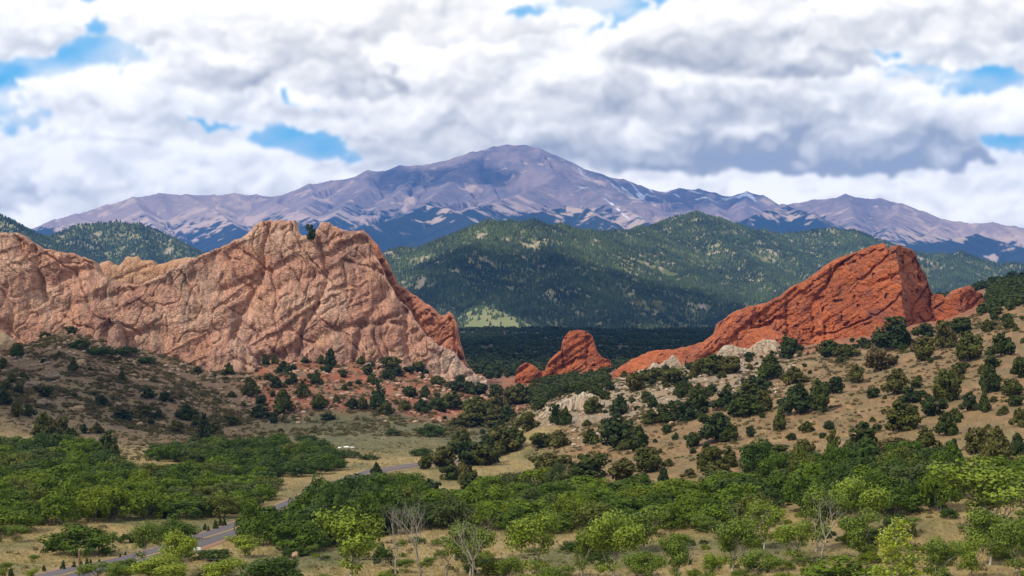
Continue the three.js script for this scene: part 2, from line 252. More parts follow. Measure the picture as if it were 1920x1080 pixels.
// the great peak
const SKYLINE = [[-700, 520, 15000], [-300, 470, 15000], [-100, 450, 15000], [60, 431, 14800], [100, 413, 14800], [140, 404, 14900], [200, 385, 15000], [250, 372, 15100], [300, 363, 15200], [350, 366, 15300], [400, 366, 15500], [440, 363, 15600], [480, 367, 15800], [520, 369, 16000], [545, 362, 16100], [580, 347, 16200], [620, 340, 16300], [670, 333, 16300], [690, 321, 16400], [720, 322, 16400], [750, 311, 16500], [780, 312, 16600], [830, 303, 16700], [860, 295, 16700], [885, 285, 16700], [905, 284, 16800], [925, 276, 16900], [950, 272, 17000], [985, 273, 17000], [1010, 280, 16900], [1040, 292, 16900], [1070, 306, 16900], [1100, 320, 17000], [1140, 333, 17000], [1170, 337, 17000], [1200, 350, 17000], [1240, 361, 17000], [1275, 354, 17000], [1310, 356, 16900], [1340, 362, 16800], [1360, 370, 16700], [1385, 365, 16600], [1400, 361, 16500], [1430, 367, 16300], [1460, 384, 16200], [1490, 382, 16000], [1525, 375, 15900], [1560, 373, 15800], [1585, 366, 15700], [1610, 372, 15600], [1650, 373, 15500], [1690, 383, 15300], [1730, 397, 15100], [1770, 413, 14900], [1800, 417, 14800], [1830, 420, 14600], [1860, 418, 14500], [1900, 425, 14400], [1940, 430, 14400], [2200, 470, 14400], [2600, 520, 14400]];
const GRANITE = [0.30, 0.215, 0.195], GRANITE2 = [0.155, 0.122, 0.130], SCREE = [0.52, 0.37, 0.28], WOOD = [0.010, 0.017, 0.012];
mountain({
  name: 'mountain', label: 'bare granite summit with patches of snow above dark forest',
  ridges: [{ pts: SKYLINE },
    { pts: [[1010, 280, 16900], [1030, 312, 16200], [1045, 336, 15500], [1000, 352, 15000], [950, 374, 14300], [880, 394, 13300], [820, 420, 12500]] },
    { pts: [[1045, 336, 15500], [1100, 352, 15000], [1150, 380, 14300], [1200, 408, 13600], [1240, 432, 12800]] },
    { pts: [[905, 284, 16800], [872, 312, 16100], [838, 345, 15400], [800, 380, 14500]] },
    { pts: [[780, 312, 16600], [770, 340, 15900], [735, 372, 15000]] },
    { pts: [[690, 321, 16400], [690, 350, 15700], [650, 382, 14800], [620, 410, 13800]] },
    { pts: [[580, 347, 16200], [590, 375, 15300], [555, 400, 14200]] },
    { pts: [[480, 367, 15800], [530, 385, 14900], [590, 410, 13800]] },
    { pts: [[350, 366, 15300], [400, 392, 14300], [450, 430, 13000]] },
    { pts: [[250, 372, 15100], [270, 400, 14200], [300, 440, 13000]] },
    { pts: [[140, 404, 14900], [190, 425, 13800], [240, 455, 12600]] },
    { pts: [[-60, 440, 12500], [60, 432, 12500], [120, 424, 12600], [150, 422, 12700], [190, 440, 12300], [240, 470, 11600]] },
    { pts: [[600, 470, 11000], [680, 425, 11800], [740, 412, 12300], [800, 386, 12900], [840, 392, 12700], [880, 420, 12000], [930, 450, 11200]] },
    { pts: [[900, 420, 12000], [1000, 400, 12600], [1060, 388, 13000], [1100, 392, 12800], [1150, 425, 12000]] },
    { pts: [[1200, 350, 17000], [1260, 385, 16000], [1290, 415, 15000]] },
    { pts: [[1310, 356, 16900], [1345, 390, 15800], [1350, 430, 14500]] },
    { pts: [[1400, 361, 16500], [1395, 395, 15500]] },
    { pts: [[1330, 440, 12200], [1380, 418, 12800], [1440, 393, 13400], [1475, 387, 13700], [1520, 400, 13200], [1560, 430, 12500]] },
    { pts: [[1585, 366, 15700], [1600, 400, 14800], [1590, 440, 13500]] },
    { pts: [[1690, 383, 15300], [1670, 420, 14200], [1650, 460, 13000]] },
    { pts: [[1770, 413, 14900], [1750, 440, 13900], [1700, 460, 12900]] },
    { pts: [[1560, 480, 11000], [1680, 462, 11400], [1760, 455, 11800], [1830, 440, 12200], [1870, 452, 12000], [1940, 470, 11600], [2200, 490, 11000]] },
  ],
  fall: (t) => 0.50 * t / (1 + t / 9000), rough: { warp: 230, len: 900, amp: 90, fine: 170, blend: 40, gully: 105 }, foot: (x, d) => 250, p0: -420, p1: 2340, d0: 10400, d1: 17600, nu: 980, nv: 300,
  paint: (x, d, y, gu) => {
    const [px] = toPixel(x, y, -d), a = fbm(x / 420, d / 420, 5, 1.9), fine = fbm(x / 75, d / 75, 4, 2.1), west = sstep(640, 420, px), east = sstep(1640, 1720, px), line = lineAt([[-400, 950], [200, 1010], [330, 1050], [520, 1160], [640, 1230], [760, 1290], [900, 1240], [1060, 1230], [1250, 1120], [1400, 1200], [1500, 1200], [1600, 1030], [1800, 920], [2300, 900]], px);
    let c = mix3(GRANITE, GRANITE2, clamp(0.5 + 0.8 * a + 0.5 * fine - 0.6 * west - 0.5 * east + 0.25 * gu)); c = mix3(c, SCREE, sstep(0.05, 0.75, -0.55 * gu + 0.5 * fine + 0.45 * a + 0.35 * west + 0.4 * east + 0.45 * sstep(line + 330, line + 120, y)) * 0.85);
    c = mix3(c, WOOD, sstep(45, -45, y - line + 130 * a - 190 * gu + 190 * fine + 40) * 0.97);
    c = mix3(c, SCREE, sstep(0.50, 0.6, fbm(x / 260, d / 190, 4, 7.1)) * 0.85 * sstep(line - 420, line - 150, y));
    const cold = sstep(1060, 1130, px) * sstep(1480, 1400, px) * sstep(1550, 1720, y) * sstep(0.80, 0.86, ridged(x / 210 + d / 420, d / 700, 3, 5.7));
    const streak = Math.min(Math.abs((px - 1122) - (y - 1560) * -0.165), Math.abs((px - 1150) - (y - 1480) * -0.2)), band = sstep(3.0, 1.5, streak) * sstep(1180, 1260, y) * sstep(1640, 1560, y) * sstep(-0.15, 0.1, n2(y / 60, px / 20, 3)) * sstep(1080, 1110, px) * sstep(1240, 1200, px);
    return mix3(c, [0.82, 0.84, 0.88], Math.max(cold, band));
  },
});
console.log('peak');
const sunlitGlade = (x, d) => { const px = 960 + F * x / d; return sstep(0.15, 0.45, 1 - ((px - 930) / 85) ** 2 - ((d - 2980) / 330) ** 2 + 0.9 * fbm(x / 30, d / 40, 4, 7.4)); };  // grassy clearing at the hill foot, masks the painted patch of sun
const forestFloor = (x, d, s, gu) => { const a = fbm(x / 70, d / 90, 4, s), b = fbm(x / 26, d / 26, 3, s + 3); let c = mix3([0.10, 0.115, 0.04], [0.165, 0.16, 0.06], clamp(0.4 + a)); return mix3(c, [0.40, 0.30, 0.23], sstep(0.50, 0.68, b + 0.55 * a - 0.1 * gu) * 0.85); };
const MIDSKY = [[560, 560, 4200], [680, 500, 4300], [730, 474, 4400], [755, 468, 4500], [800, 470, 4500], [850, 458, 4400], [872, 445, 4350], [890, 435, 4300], [915, 420, 4300], [960, 420, 4350], [1000, 420, 4400], [1050, 425, 4500], [1100, 435, 4700], [1160, 436, 4900], [1200, 431, 5100], [1240, 421, 5300], [1270, 408, 5450], [1305, 403, 5500], [1340, 409, 5550], [1380, 425, 5600], [1430, 436, 5700], [1490, 440, 5800], [1530, 434, 5800], [1560, 431, 5800], [1600, 437, 5800], [1650, 455, 5800], [1690, 470, 5800], [1730, 480, 5800], [1760, 479, 5700], [1800, 477, 5600], [1830, 490, 5600], [1860, 498, 5600], [1900, 496, 5500], [1960, 505, 5400], [2300, 520, 5200], [2600, 560, 5000]];
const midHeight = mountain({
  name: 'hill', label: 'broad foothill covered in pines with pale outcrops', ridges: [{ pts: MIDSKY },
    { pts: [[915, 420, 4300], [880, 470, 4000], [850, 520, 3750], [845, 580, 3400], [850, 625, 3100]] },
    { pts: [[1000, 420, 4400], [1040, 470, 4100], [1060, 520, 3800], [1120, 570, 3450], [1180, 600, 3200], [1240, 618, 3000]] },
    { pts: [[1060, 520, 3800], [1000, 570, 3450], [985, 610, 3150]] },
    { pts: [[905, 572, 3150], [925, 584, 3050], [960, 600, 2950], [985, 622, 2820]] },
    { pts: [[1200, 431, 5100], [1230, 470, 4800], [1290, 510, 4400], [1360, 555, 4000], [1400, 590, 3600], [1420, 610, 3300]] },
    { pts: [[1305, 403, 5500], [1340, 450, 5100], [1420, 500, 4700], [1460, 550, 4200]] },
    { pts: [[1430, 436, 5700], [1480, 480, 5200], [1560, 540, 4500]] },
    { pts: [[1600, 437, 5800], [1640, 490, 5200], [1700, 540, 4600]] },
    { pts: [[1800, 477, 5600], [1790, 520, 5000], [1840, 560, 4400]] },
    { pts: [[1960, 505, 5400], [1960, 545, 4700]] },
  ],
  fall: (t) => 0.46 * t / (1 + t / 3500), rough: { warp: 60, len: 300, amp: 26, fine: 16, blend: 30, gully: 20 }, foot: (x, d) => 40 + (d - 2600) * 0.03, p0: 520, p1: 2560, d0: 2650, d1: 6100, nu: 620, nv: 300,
  paint: (x, d, y, gu) => mix3(forestFloor(x, d, 2.2, gu), mix3([0.155, 0.175, 0.060], [0.20, 0.19, 0.085], clamp(0.5 + fbm(x / 30, d / 40, 3, 6.1))), sunlitGlade(x, d)),  // sunlit patch painted in as lighter yellow-green meadow colour
});
const westHeight = mountain({
  name: 'hill', label: 'dark rounded foothill behind the tan cliff', ridges: [
    { pts: [[-120, 470, 4600], [40, 462, 4700], [75, 446, 4800], [110, 441, 4900], [150, 426, 5000], [185, 420, 5000], [220, 418, 5000], [260, 425, 5000], [290, 436, 5000], [320, 450, 4900], [345, 463, 4800], [370, 478, 4700], [420, 505, 4500], [520, 560, 4200]] },
    { pts: [[150, 426, 5000], [140, 470, 4600], [120, 510, 4200]] }, { pts: [[260, 425, 5000], [270, 470, 4600], [300, 520, 4100]] },
    { pts: [[-400, 360, 4400], [-200, 380, 4400], [-60, 400, 4300], [0, 408, 4300], [25, 424, 4200], [45, 440, 4100], [80, 470, 3900], [140, 520, 3500]] },
  ],
  fall: (t) => 0.5 * t / (1 + t / 3500), rough: { warp: 50, len: 260, amp: 20, fine: 14, blend: 25, gully: 16 }, foot: () => 40, p0: -500, p1: 620, d0: 3300, d1: 5500, nu: 330, nv: 170,
  paint: (x, d, y, gu) => forestFloor(x, d, 4.7, gu),
});
console.log('hills');

// ------------------------------------------------------------------ leaf-scale foliage
function rhombs(list) { // list of {c, n, len, wid, nn, t}
  const P = new Float32Array(list.length * 12), N = new Float32Array(list.length * 12), K = new Float32Array(list.length * 12), I = new Uint32Array(list.length * 6), u = new THREE.Vector3(), v = new THREE.Vector3();
  list.forEach((q, i) => {
    u.set(0.31, 0.9, 0.2).cross(q.n).normalize(); v.copy(q.n).cross(u).normalize(); const s = Math.sin(q.spin), c = Math.cos(q.spin), ux = u.clone().multiplyScalar(c).addScaledVector(v, s).multiplyScalar(q.len), vx = u.clone().multiplyScalar(-s).addScaledVector(v, c).multiplyScalar(q.wid);
    [[ux, 1], [vx, 1], [ux, -1], [vx, -1]].forEach(([w, sg], k) => { const o = i * 12 + k * 3; P[o] = q.c.x + w.x * sg; P[o + 1] = q.c.y + w.y * sg; P[o + 2] = q.c.z + w.z * sg; N[o] = q.nn.x; N[o + 1] = q.nn.y; N[o + 2] = q.nn.z; K[o] = q.t[0]; K[o + 1] = q.t[1]; K[o + 2] = q.t[2]; });
    I.set([i * 4, i * 4 + 1, i * 4 + 2, i * 4, i * 4 + 2, i * 4 + 3], i * 6);
  });
  const g = new THREE.BufferGeometry(); g.setAttribute('position', new THREE.BufferAttribute(P, 3)); g.setAttribute('normal', new THREE.BufferAttribute(N, 3)); g.setAttribute('color', new THREE.BufferAttribute(K, 3)); g.setIndex(new THREE.BufferAttribute(I, 1)); return g;
}
function leafCloud(r, lobes, n, size, o = {}) {
  const out = [], w = lobes.map((l) => l.r * l.r), tot = w.reduce((a, b) => a + b), { jit = 0.6, shell = 0.62, yellow = 0.12, flat = 1, hide = 0.72 } = o;
  let tries = 0;
  while (out.length < n && tries++ < n * 6) {
    let k = r() * tot, i = 0; while (k > w[i] && i < w.length - 1) k -= w[i++];
    const l = lobes[i], z = r() * 2 - 1, a = r() * 6.2832, s = Math.sqrt(1 - z * z), dir = new THREE.Vector3(s * Math.cos(a), z, s * Math.sin(a)), rad = l.r * lerp(shell, 1.06, Math.pow(r(), 0.6));
    const c = new THREE.Vector3(l.x + dir.x * rad, l.y + dir.y * rad * (l.f ?? flat), l.z + dir.z * rad);
    if (c.y < (o.floor ?? 0.02)) continue;
    if (lobes.some((m) => m !== l && Math.hypot(c.x - m.x, (c.y - m.y) / (m.f ?? flat), c.z - m.z) < m.r * hide)) continue;
    const nrm = dir.clone().add(new THREE.Vector3((r() - 0.5) * 2 * jit, (r() - 0.5) * 2 * jit + 0.25, (r() - 0.5) * 2 * jit)).normalize(), nn = nrm.clone().lerp(dir, 0.45).normalize(), L = size * (0.65 + 0.7 * r()), tone = 0.72 + 0.5 * r(), ye = r() * yellow;
    out.push({ c, n: nrm, nn, len: L, wid: L * 0.62, spin: r() * 6.28, t: [tone * (1 + ye * 2.4), tone * (1 + ye), tone] });
  }
  return rhombs(out);
}
function limb(a, b, ra, rb, seg = 5) {
  const dir = new THREE.Vector3().subVectors(b, a), g = new THREE.CylinderGeometry(rb, ra, dir.length(), seg, 1, true); g.translate(0, dir.length() / 2, 0); g.applyQuaternion(new THREE.Quaternion().setFromUnitVectors(new THREE.Vector3(0, 1, 0), dir.clone().normalize())); g.translate(a.x, a.y, a.z); g.deleteAttribute('uv'); return g;
}
const V = (x, y, z) => new THREE.Vector3(x, y, z);
function branching(r, { height, radius, forks, depth, spread, shrink = 0.72, lean = 0, twigs = true, start = 0.35 }) {
  const parts = [], tips = [];
  const grow = (p, dir, len, rad, lev) => {
    let q = p; const bends = lev === 0 ? 4 : 3; let dd = dir.clone();
    for (let k = 0; k < bends; k++) { dd.add(V((r() - 0.5) * 0.35, 0.06, (r() - 0.5) * 0.35)).normalize(); const e = q.clone().addScaledVector(dd, len / bends), r0 = rad * (1 - 0.42 * k / bends), r1 = rad * (1 - 0.42 * (k + 1) / bends); parts.push(limb(q, e, r0, r1)); if (lev === 0 && k / bends >= start && lev < depth) { const s = r() * 6.28, b = dd.clone().multiplyScalar(0.7).add(V(Math.cos(s) * spread, 0.15, Math.sin(s) * spread)).normalize(); grow(e, b, len * 0.62, r1 * 0.55, lev + 1); } q = e; }
    if (lev >= depth) { tips.push(q.clone()); return; }
    const nf = forks + (r() < 0.4 ? 1 : 0), s0 = r() * 6.28;
    for (let k = 0; k < nf; k++) { const s = s0 + k * 6.28 / nf + r() * 0.7, b = dd.clone().add(V(Math.cos(s) * spread * (0.6 + 0.5 * r()), 0.05, Math.sin(s) * spread * (0.6 + 0.5 * r()))).normalize(); grow(q, b, len * shrink * (0.75 + 0.5 * r()), rad * 0.55, lev + 1); }
  };
  grow(V(0, 0, 0), V(lean, 1, (r() - 0.5) * 0.1).normalize(), height, radius, 0);
  return { geo: mergeGeometries(parts), tips };
}
const bark = { juniper: flat(0.13, 0.09, 0.065), oak: flat(0.11, 0.095, 0.08), cotton: flat(0.34, 0.30, 0.245), dead: flat(0.25, 0.215, 0.175), darkdead: flat(0.13, 0.10, 0.085) };
const tints = {
  juniper: [leaf(0.050, 0.070, 0.015), leaf(0.074, 0.086, 0.018), leaf(0.040, 0.060, 0.018), leaf(0.092, 0.094, 0.024)],
  oak: [leaf(0.064, 0.112, 0.012), leaf(0.094, 0.150, 0.012), leaf(0.046, 0.082, 0.015), leaf(0.122, 0.172, 0.013), leaf(0.098, 0.122, 0.022), leaf(0.070, 0.096, 0.026)],
  cotton: [leaf(0.150, 0.225, 0.022, 0.6, 0.25), leaf(0.112, 0.176, 0.022, 0.6, 0.25), leaf(0.18, 0.25, 0.022, 0.6, 0.25)],
  bright: [leaf(0.27, 0.36, 0.024, 0.38, 0.8)], brown: [leaf(0.105, 0.088, 0.035)], sage: [leaf(0.138, 0.118, 0.058, 0.95, 0.05)],
};
// juniper and pinyon crowns, one metre tall and one metre wide, eight of them
const juniperGeo = [], juniperTrunk = [];
for (let v = 0; v < 9; v++) {
  const r = rngOf(100 + v), lobes = [], shape = v % 3; // 0 round, 1 cone, 2 ragged
  for (let k = 0; k < 15; k++) {
    const t = 0.14 + 0.76 * (k / 14), R = shape === 1 ? 0.40 * (1.06 - t) + 0.05 : shape === 0 ? 0.40 * Math.sin(Math.PI * clamp(t * 0.86 + 0.1)) : 0.36 * Math.sin(Math.PI * clamp(t * 0.8 + 0.14)) * (0.45 + 0.9 * r()), a = k * 2.4 + r(), off = R * (0.35 + 0.75 * r());
    lobes.push({ x: Math.cos(a) * off, y: t, z: Math.sin(a) * off, r: clamp(R * (0.42 + 0.36 * r()), 0.055, 0.22), f: 0.95 });
  }
  lobes.push({ x: 0, y: 0.38, z: 0, r: 0.19, f: 1.4 });
  juniperGeo.push(mergeGeometries([leafCloud(r, lobes, 900, 0.056, { jit: 0.75, shell: 0.72, yellow: 0.16 }), leafCloud(r, lobes, 170, 0.10, { jit: 0.9, shell: 0.2, yellow: 0.05, hide: 0 })]));
  juniperTrunk.push(mergeGeometries([limb(V(0, -0.08, 0), V(0.02, 0.3, 0.01), 0.05, 0.035), limb(V(0.02, 0.3, 0.01), V(-0.02, 0.72, 0), 0.035, 0.012), limb(V(0.01, 0.2, 0), V(0.22, 0.42, 0.08), 0.024, 0.01), limb(V(0.01, 0.24, 0), V(-0.2, 0.5, -0.1), 0.022, 0.008)]));
}
// oak thicket crowns: broad heaps of rounded lobes
const oakGeo = [], oakTrunk = [];
for (let v = 0; v < 8; v++) {
  const r = rngOf(300 + v), lobes = [];
  for (let k = 0; k < 13; k++) { const a = k * 2.4 + r() * 0.8, q = Math.sqrt((k + 0.3) / 13) * 0.38, top = 0.80 * Math.sqrt(Math.max(0.05, 1 - (q / 0.47) ** 2)); lobes.push({ x: Math.cos(a) * q, y: top * (0.55 + 0.42 * r()), z: Math.sin(a) * q, r: 0.125 + 0.075 * r(), f: 0.85 }); }
  for (let k = 0; k < 7; k++) { const a = k * 0.9 + r(); lobes.push({ x: Math.cos(a) * 0.36, y: 0.16 + 0.14 * r(), z: Math.sin(a) * 0.36, r: 0.12, f: 1 }); }
  oakGeo.push(mergeGeometries([leafCloud(r, lobes, 2300, 0.024, { jit: 0.75, shell: 0.78, yellow: 0.22 }), leafCloud(r, lobes, 260, 0.06, { jit: 0.9, shell: 0.2, yellow: 0.05, hide: 0 })]));
  const st = []; for (let k = 0; k < 5; k++) { const a = k * 1.26 + r(); st.push(limb(V(Math.cos(a) * 0.06, -0.06, Math.sin(a) * 0.06), V(Math.cos(a) * 0.2, 0.55, Math.sin(a) * 0.2), 0.016, 0.008, 5)); } oakTrunk.push(mergeGeometries(st));
}
// cottonwoods: forked pale stems with airy foliage hung on the twigs
const cottonKit = [];
for (let v = 0; v < 7; v++) {
  const r = rngOf(500 + v), b = branching(r, { height: 0.34, radius: 0.022, forks: 2, depth: 3, spread: 0.62, lean: (r() - 0.5) * 0.3, start: 0.2 });
  let top = 0, wide = 0; for (const t of b.tips) { top = Math.max(top, t.y); wide = Math.max(wide, Math.abs(t.x), Math.abs(t.z)); }
  const lobes = b.tips.map((t) => ({ x: t.x, y: t.y, z: t.z, r: 0.11 + 0.09 * r(), f: 0.85 }));
  for (let k = 0; k < 12; k++) { const a = r() * 6.28; lobes.push({ x: Math.cos(a) * 0.26 * r(), y: 0.2 + 0.5 * r(), z: Math.sin(a) * 0.2 * r(), r: 0.08 + 0.05 * r(), f: 0.8 }); }
  const g = leafCloud(r, lobes, 4400, 0.020, { jit: 0.95, shell: 0.3, yellow: 0.25, floor: 0.1, hide: 0.3 }), s = [1 / (2 * wide + 0.16), 1 / (top + 0.08), 1 / (2 * wide + 0.16)];
  g.scale(...s); b.geo.scale(...s); cottonKit.push([b.geo, g]);
}
const deadKit = [];
for (let v = 0; v < 4; v++) { const r = rngOf(700 + v), b = branching(r, { height: 0.40, radius: 0.017, forks: 2, depth: 5, spread: 0.62, lean: (r() - 0.5) * 0.3, shrink: 0.68, start: 0.25 }); b.geo.computeBoundingBox(); const bb = b.geo.boundingBox; b.geo.scale(1 / (bb.max.x - bb.min.x), 1 / bb.max.y, 1 / (bb.max.x - bb.min.x)); deadKit.push(b.geo); }
const SHORT = { juniper: [juniperTrunk, juniperGeo], oak: [oakTrunk, oakGeo] };
const protos = {};
function tree(kind, name, x, y, z, w, h, variant, tint, turn, label, category, group) {
  const key = kind + variant + '/' + tint; let p = protos[key];
  if (!p) {
    p = new THREE.Group();
    if (kind === 'dead') part(p, 'trunk', deadKit[variant], tint ? bark.darkdead : bark.dead);
    else if (kind === 'cotton' || kind === 'bright') { const [t, g] = cottonKit[variant]; part(p, 'trunk', t, bark.cotton); part(p, 'crown', g, tints[kind === 'bright' ? 'bright' : 'cotton'][tint]); }
    else { const [t, g] = SHORT[kind]; part(p, 'trunk', t[variant], bark[kind]); part(p, 'crown', g[variant], tint === 9 ? tints.brown[0] : tints[kind][tint]); }
    protos[key] = p;
  }
  const o = p.clone(); o.position.set(x, y, z); o.scale.set(w, h, w); o.rotation.y = turn;
  return add(o, name, label, category, group);
}
console.log('kits');

// ------------------------------------------------------------------ sandstone fins: a weathered face traced along its crest, with a back and real thickness
function fin({ parent, name, crest, dist, lean = 0.25, thick = 25, low = -6, nu, nv, relief, paint, mat = rockMat, round = 3, jag = 0.5, seed = 1 }) {
  const p0 = crest[0][0], p1 = crest[crest.length - 1][0], nb = 14, rows = nv + nb, cols = [];
  for (let i = 0; i < nu; i++) {
    const px = lerp(p0, p1, i / (nu - 1)), pyc = lineAt(crest, px), df = dist(px), guess = at(px, pyc, df)[1], hgt0 = Math.max(guess - 10, 2), dc = df + lean * hgt0, top = at(px, pyc, dc);
    const yt = top[1] + jag * fbm(top[0] / 3.1, seed, 3, 2.9), g = ground(top[0], df); cols.push({ x: top[0], yt, yb: Math.min(g, yt - 2) + low, dc, df, px });
  }
  const m = grid(nu, rows, (i, j) => {
    const c = cols[i]; let y, d, x = c.x;
    const edge = Math.min(1, i / 5, (nu - 1 - i) / 5);
    if (j < nv) {
      const v = j / (nv - 1); y = lerp(c.yb, c.yt, v); const up = c.yt - y, r = relief(x, y, c) * Math.min(1, up / round + 0.15);
      d = c.dc - lean * up - r + (up < round ? (1 - Math.sqrt(Math.max(0, 1 - (1 - up / round) ** 2))) * round * 0.7 : 0); d += (1 - edge) * thick * 0.35;
    } else { const v = (j - nv + 1) / nb; y = lerp(c.yt, c.yb, Math.max(0, v * 1.15 - 0.15)) - (v > 0 ? 0.4 : 0); d = c.dc + round + thick * Math.min(1, v * 3) * (0.3 + 0.7 * edge) + 2 * n2(x / 9, y / 9, seed); }
    const t = c.dc ? 1 : 1, xx = x + 0.8 * n2(y / 7, x / 7, seed + 5) * edge;
    return { p: [xx * t, y, -d], c: paint(x, y, c), uv: [x / 14, y / 14] };
  }, mat);
  m.geometry.setIndex(new THREE.BufferAttribute(m.geometry.index.array, 1)); m.name = name; parent.add(m); return m;
}
const crackle = (x, y, s) => Math.exp(-Math.pow(n2(x, y, s) * 17, 2));
const terrace = (t, soft = 0.25) => { const f = t - Math.floor(t); return Math.floor(t) + sstep(1 - soft, 1, f); };
// a bed of rock sticks out more or less by its own hardness
const beds = (t, s) => { const i = Math.floor(t), f = t - i, h = (k) => n3(k * 12.9 + 0.37, s, 0.5); return lerp(h(i), h(i + 1), sstep(0.72, 1, f)); };
const sharp = (x, y, o, s) => { let a = 0, k = 1; for (let i = 0; i < o; i++) { a += k * (Math.abs(n3(x, y, s + i * 4.7)) - 0.22); x *= 2.2; y *= 2.2; k *= 0.52; } return a; };
const tanRelief = (x, y) => {
  const wx = x + 5 * n2(x / 30, y / 30, 1.5) + 1.2 * n2(x / 6, y / 6, 3.5), wy = y + 5 * n2(x / 30, y / 30, 8.5) + 1.2 * n2(x / 6, y / 6, 7.5), t = wy * 0.86 - wx * 0.50;
  return 2.2 * fbm(x / 60, y / 70, 2, 2.2) + 1.1 * sharp(wx / 22, wy / 30, 5, 2.9) + 1.9 * beds(t / 7.5, 3) * sstep(-0.25, 0.3, n2(x / 40, y / 40, 6)) + 1.4 * beds(t / 2.4, 9) * sstep(-0.2, 0.3, n2(x / 24, y / 24, 4)) + 0.9 * Math.abs(n2((wx + 0.35 * wy) / 2.6, y / 20, 5)) + 0.8 * sharp(x / 3.0, y / 4.4, 4, 3.7) - 3.4 * crackle(wx / 34, wy / 90, 7.2) - 1.0 * crackle((wx + 0.5 * wy) / 15, (wy - 0.5 * wx) / 60, 1.7) - 1.8 * crackle(wx / 16 + wy / 26, wy / 30, 2.4) - 2.4 * crackle(wx / 60 - wy / 28, wy / 90, 5.4) - 1.0 * crackle(wx / 7, wy / 12, 9.4);
};
const tanPaint = (x, y, c) => {
  const a = fbm(x / 24, y / 34, 5, 6.3), b = fbm(x / 5, y / 12, 5, 3.1), low = fbm(x / 60, y / 40, 2, 1.1), g = fbm(x / 1.6, y / 1.9, 3, 8.8);
  let k = mix3([0.42, 0.205, 0.126], [0.46, 0.250, 0.165], clamp(0.5 + 1.1 * a)); k = mix3(k, [0.26, 0.130, 0.088], sstep(0.0, 0.55, b + 0.6 * low) * 0.75); k = mix3(k, [0.42, 0.24, 0.12], sstep(0.34, 0.6, fbm(x / 9, y / 9, 3, 9.5)) * 0.35);
  const toe = sstep(790, 880, c.px + 20 * a) * sstep(46, 30, y + 8 * a); k = mix3(k, [0.50, 0.39, 0.29], toe * 0.8);
  const pale = sstep(0.1, 0.6, fbm(x / 40, y / 26, 3, 7.9) + sstep(560, 860, c.px) * 0.55 * sstep(0.35, -0.1, (y - 30) / 60)); k = mix3(k, [0.50, 0.305, 0.205], pale * 0.75);
  k = mix3(k, [0.20, 0.14, 0.10], sstep(0.15, 0.6, n2(x / 2.2, y / 40, 4.4) + 0.4 * a) * 0.5); const q = 1 + 0.42 * g; return [k[0] * q, k[1] * q, k[2] * q];
};
const redPaint = (x, y) => { const a = fbm(x / 15, y / 15, 4, 2.6), t = (y * 0.8 - x * 0.6) / 3.4, b = n3(t, x / 70, 1.3), q = 1 + 0.3 * fbm(x / 1.7, y / 1.5, 3, 4.8); let k = mix3([0.36, 0.094, 0.026], [0.255, 0.062, 0.020], clamp(0.45 + 0.9 * a)); k = mix3(k, [0.36, 0.118, 0.050], sstep(0.0, 0.5, b) * 0.6); k = mix3(k, [0.15, 0.048, 0.032], sstep(0.2, 0.55, fbm(x / 4, y / 6, 4, 8.4)) * 0.6); return [k[0] * q, k[1] * q, k[2] * q]; };
const redRelief = (x, y) => { const wx = x + 3 * n2(x / 18, y / 18, 1.5) + 0.8 * n2(x / 4, y / 4, 2.5), wy = y + 3 * n2(x / 18, y / 18, 8.5) + 0.8 * n2(x / 4, y / 4, 6.5), t = wy * 0.80 - wx * 0.60; return 2.2 * fbm(x / 34, y / 34, 2, 6.2) + 2.6 * sharp(wx / 15, wy / 15, 4, 4.2) + 2.6 * beds(t / 6.2, 5) + 1.5 * beds(t / 2.1, 2) + 0.7 * beds(t / 0.9, 7) + 1.2 * sharp(x / 2.8, y / 2.8, 3, 3.9) - 2.2 * crackle(t / 13, (wx + wy) / 60, 7.2) - 1.8 * crackle((wx + wy * 0.3) / 24, t / 40, 1.2) - 1.8 * sstep(0.40, 0.55, n2(wx / 3.2 + wy / 5, t / 2.1, 5.5)); };

const cliff = new THREE.Group();
const CLIFF = [[-260, 480], [-160, 440], [-60, 430], [0, 435], [35, 437], [46, 448], [62, 455], [72, 464], [95, 468], [112, 472], [140, 475], [152, 482], [168, 484], [174, 492], [180, 506], [190, 518], [230, 530], [262, 533], [290, 520], [318, 506], [345, 492], [365, 483], [382, 474], [410, 463], [440, 450], [455, 442], [470, 432], [478, 420], [490, 414], [505, 412], [520, 413], [538, 414], [552, 412], [556, 431], [562, 440], [575, 441], [586, 438], [596, 426], [600, 417], [612, 415], [622, 420], [640, 431], [660, 434], [680, 432], [690, 443], [702, 472], [716, 502], [730, 532], [747, 562], [765, 576], [777, 597], [800, 630], [822, 646], [850, 660], [872, 685], [892, 701], [905, 706], [914, 711], [920, 722]];
fin({ parent: cliff, name: 'tan_face', crest: CLIFF, dist: (px) => lineAt([[-420, 700], [0, 722], [130, 738], [400, 742], [700, 758], [850, 772], [920, 785]], px), lean: 0.28, thick: 26, nu: 860, nv: 270, relief: tanRelief, paint: tanPaint, seed: 3, jag: 0.9 });
fin({ parent: cliff, name: 'red_slab', crest: [[560, 470], [600, 445], [640, 434], [680, 431], [692, 441], [706, 458], [720, 480], [735, 510], [750, 535], [765, 545], [790, 562], [810, 575], [827, 592], [835, 590], [843, 584], [851, 589], [857, 610], [862, 640], [870, 668], [880, 688], [892, 702], [902, 716]], dist: (px) => lineAt([[560, 782], [700, 784], [860, 790], [902, 795]], px), lean: 0.28, thick: 22, nu: 230, nv: 150, relief: redRelief, paint: (x, y, c) => mix3(redPaint(x, y), [0.42, 0.18, 0.10], 0.62), seed: 6 });
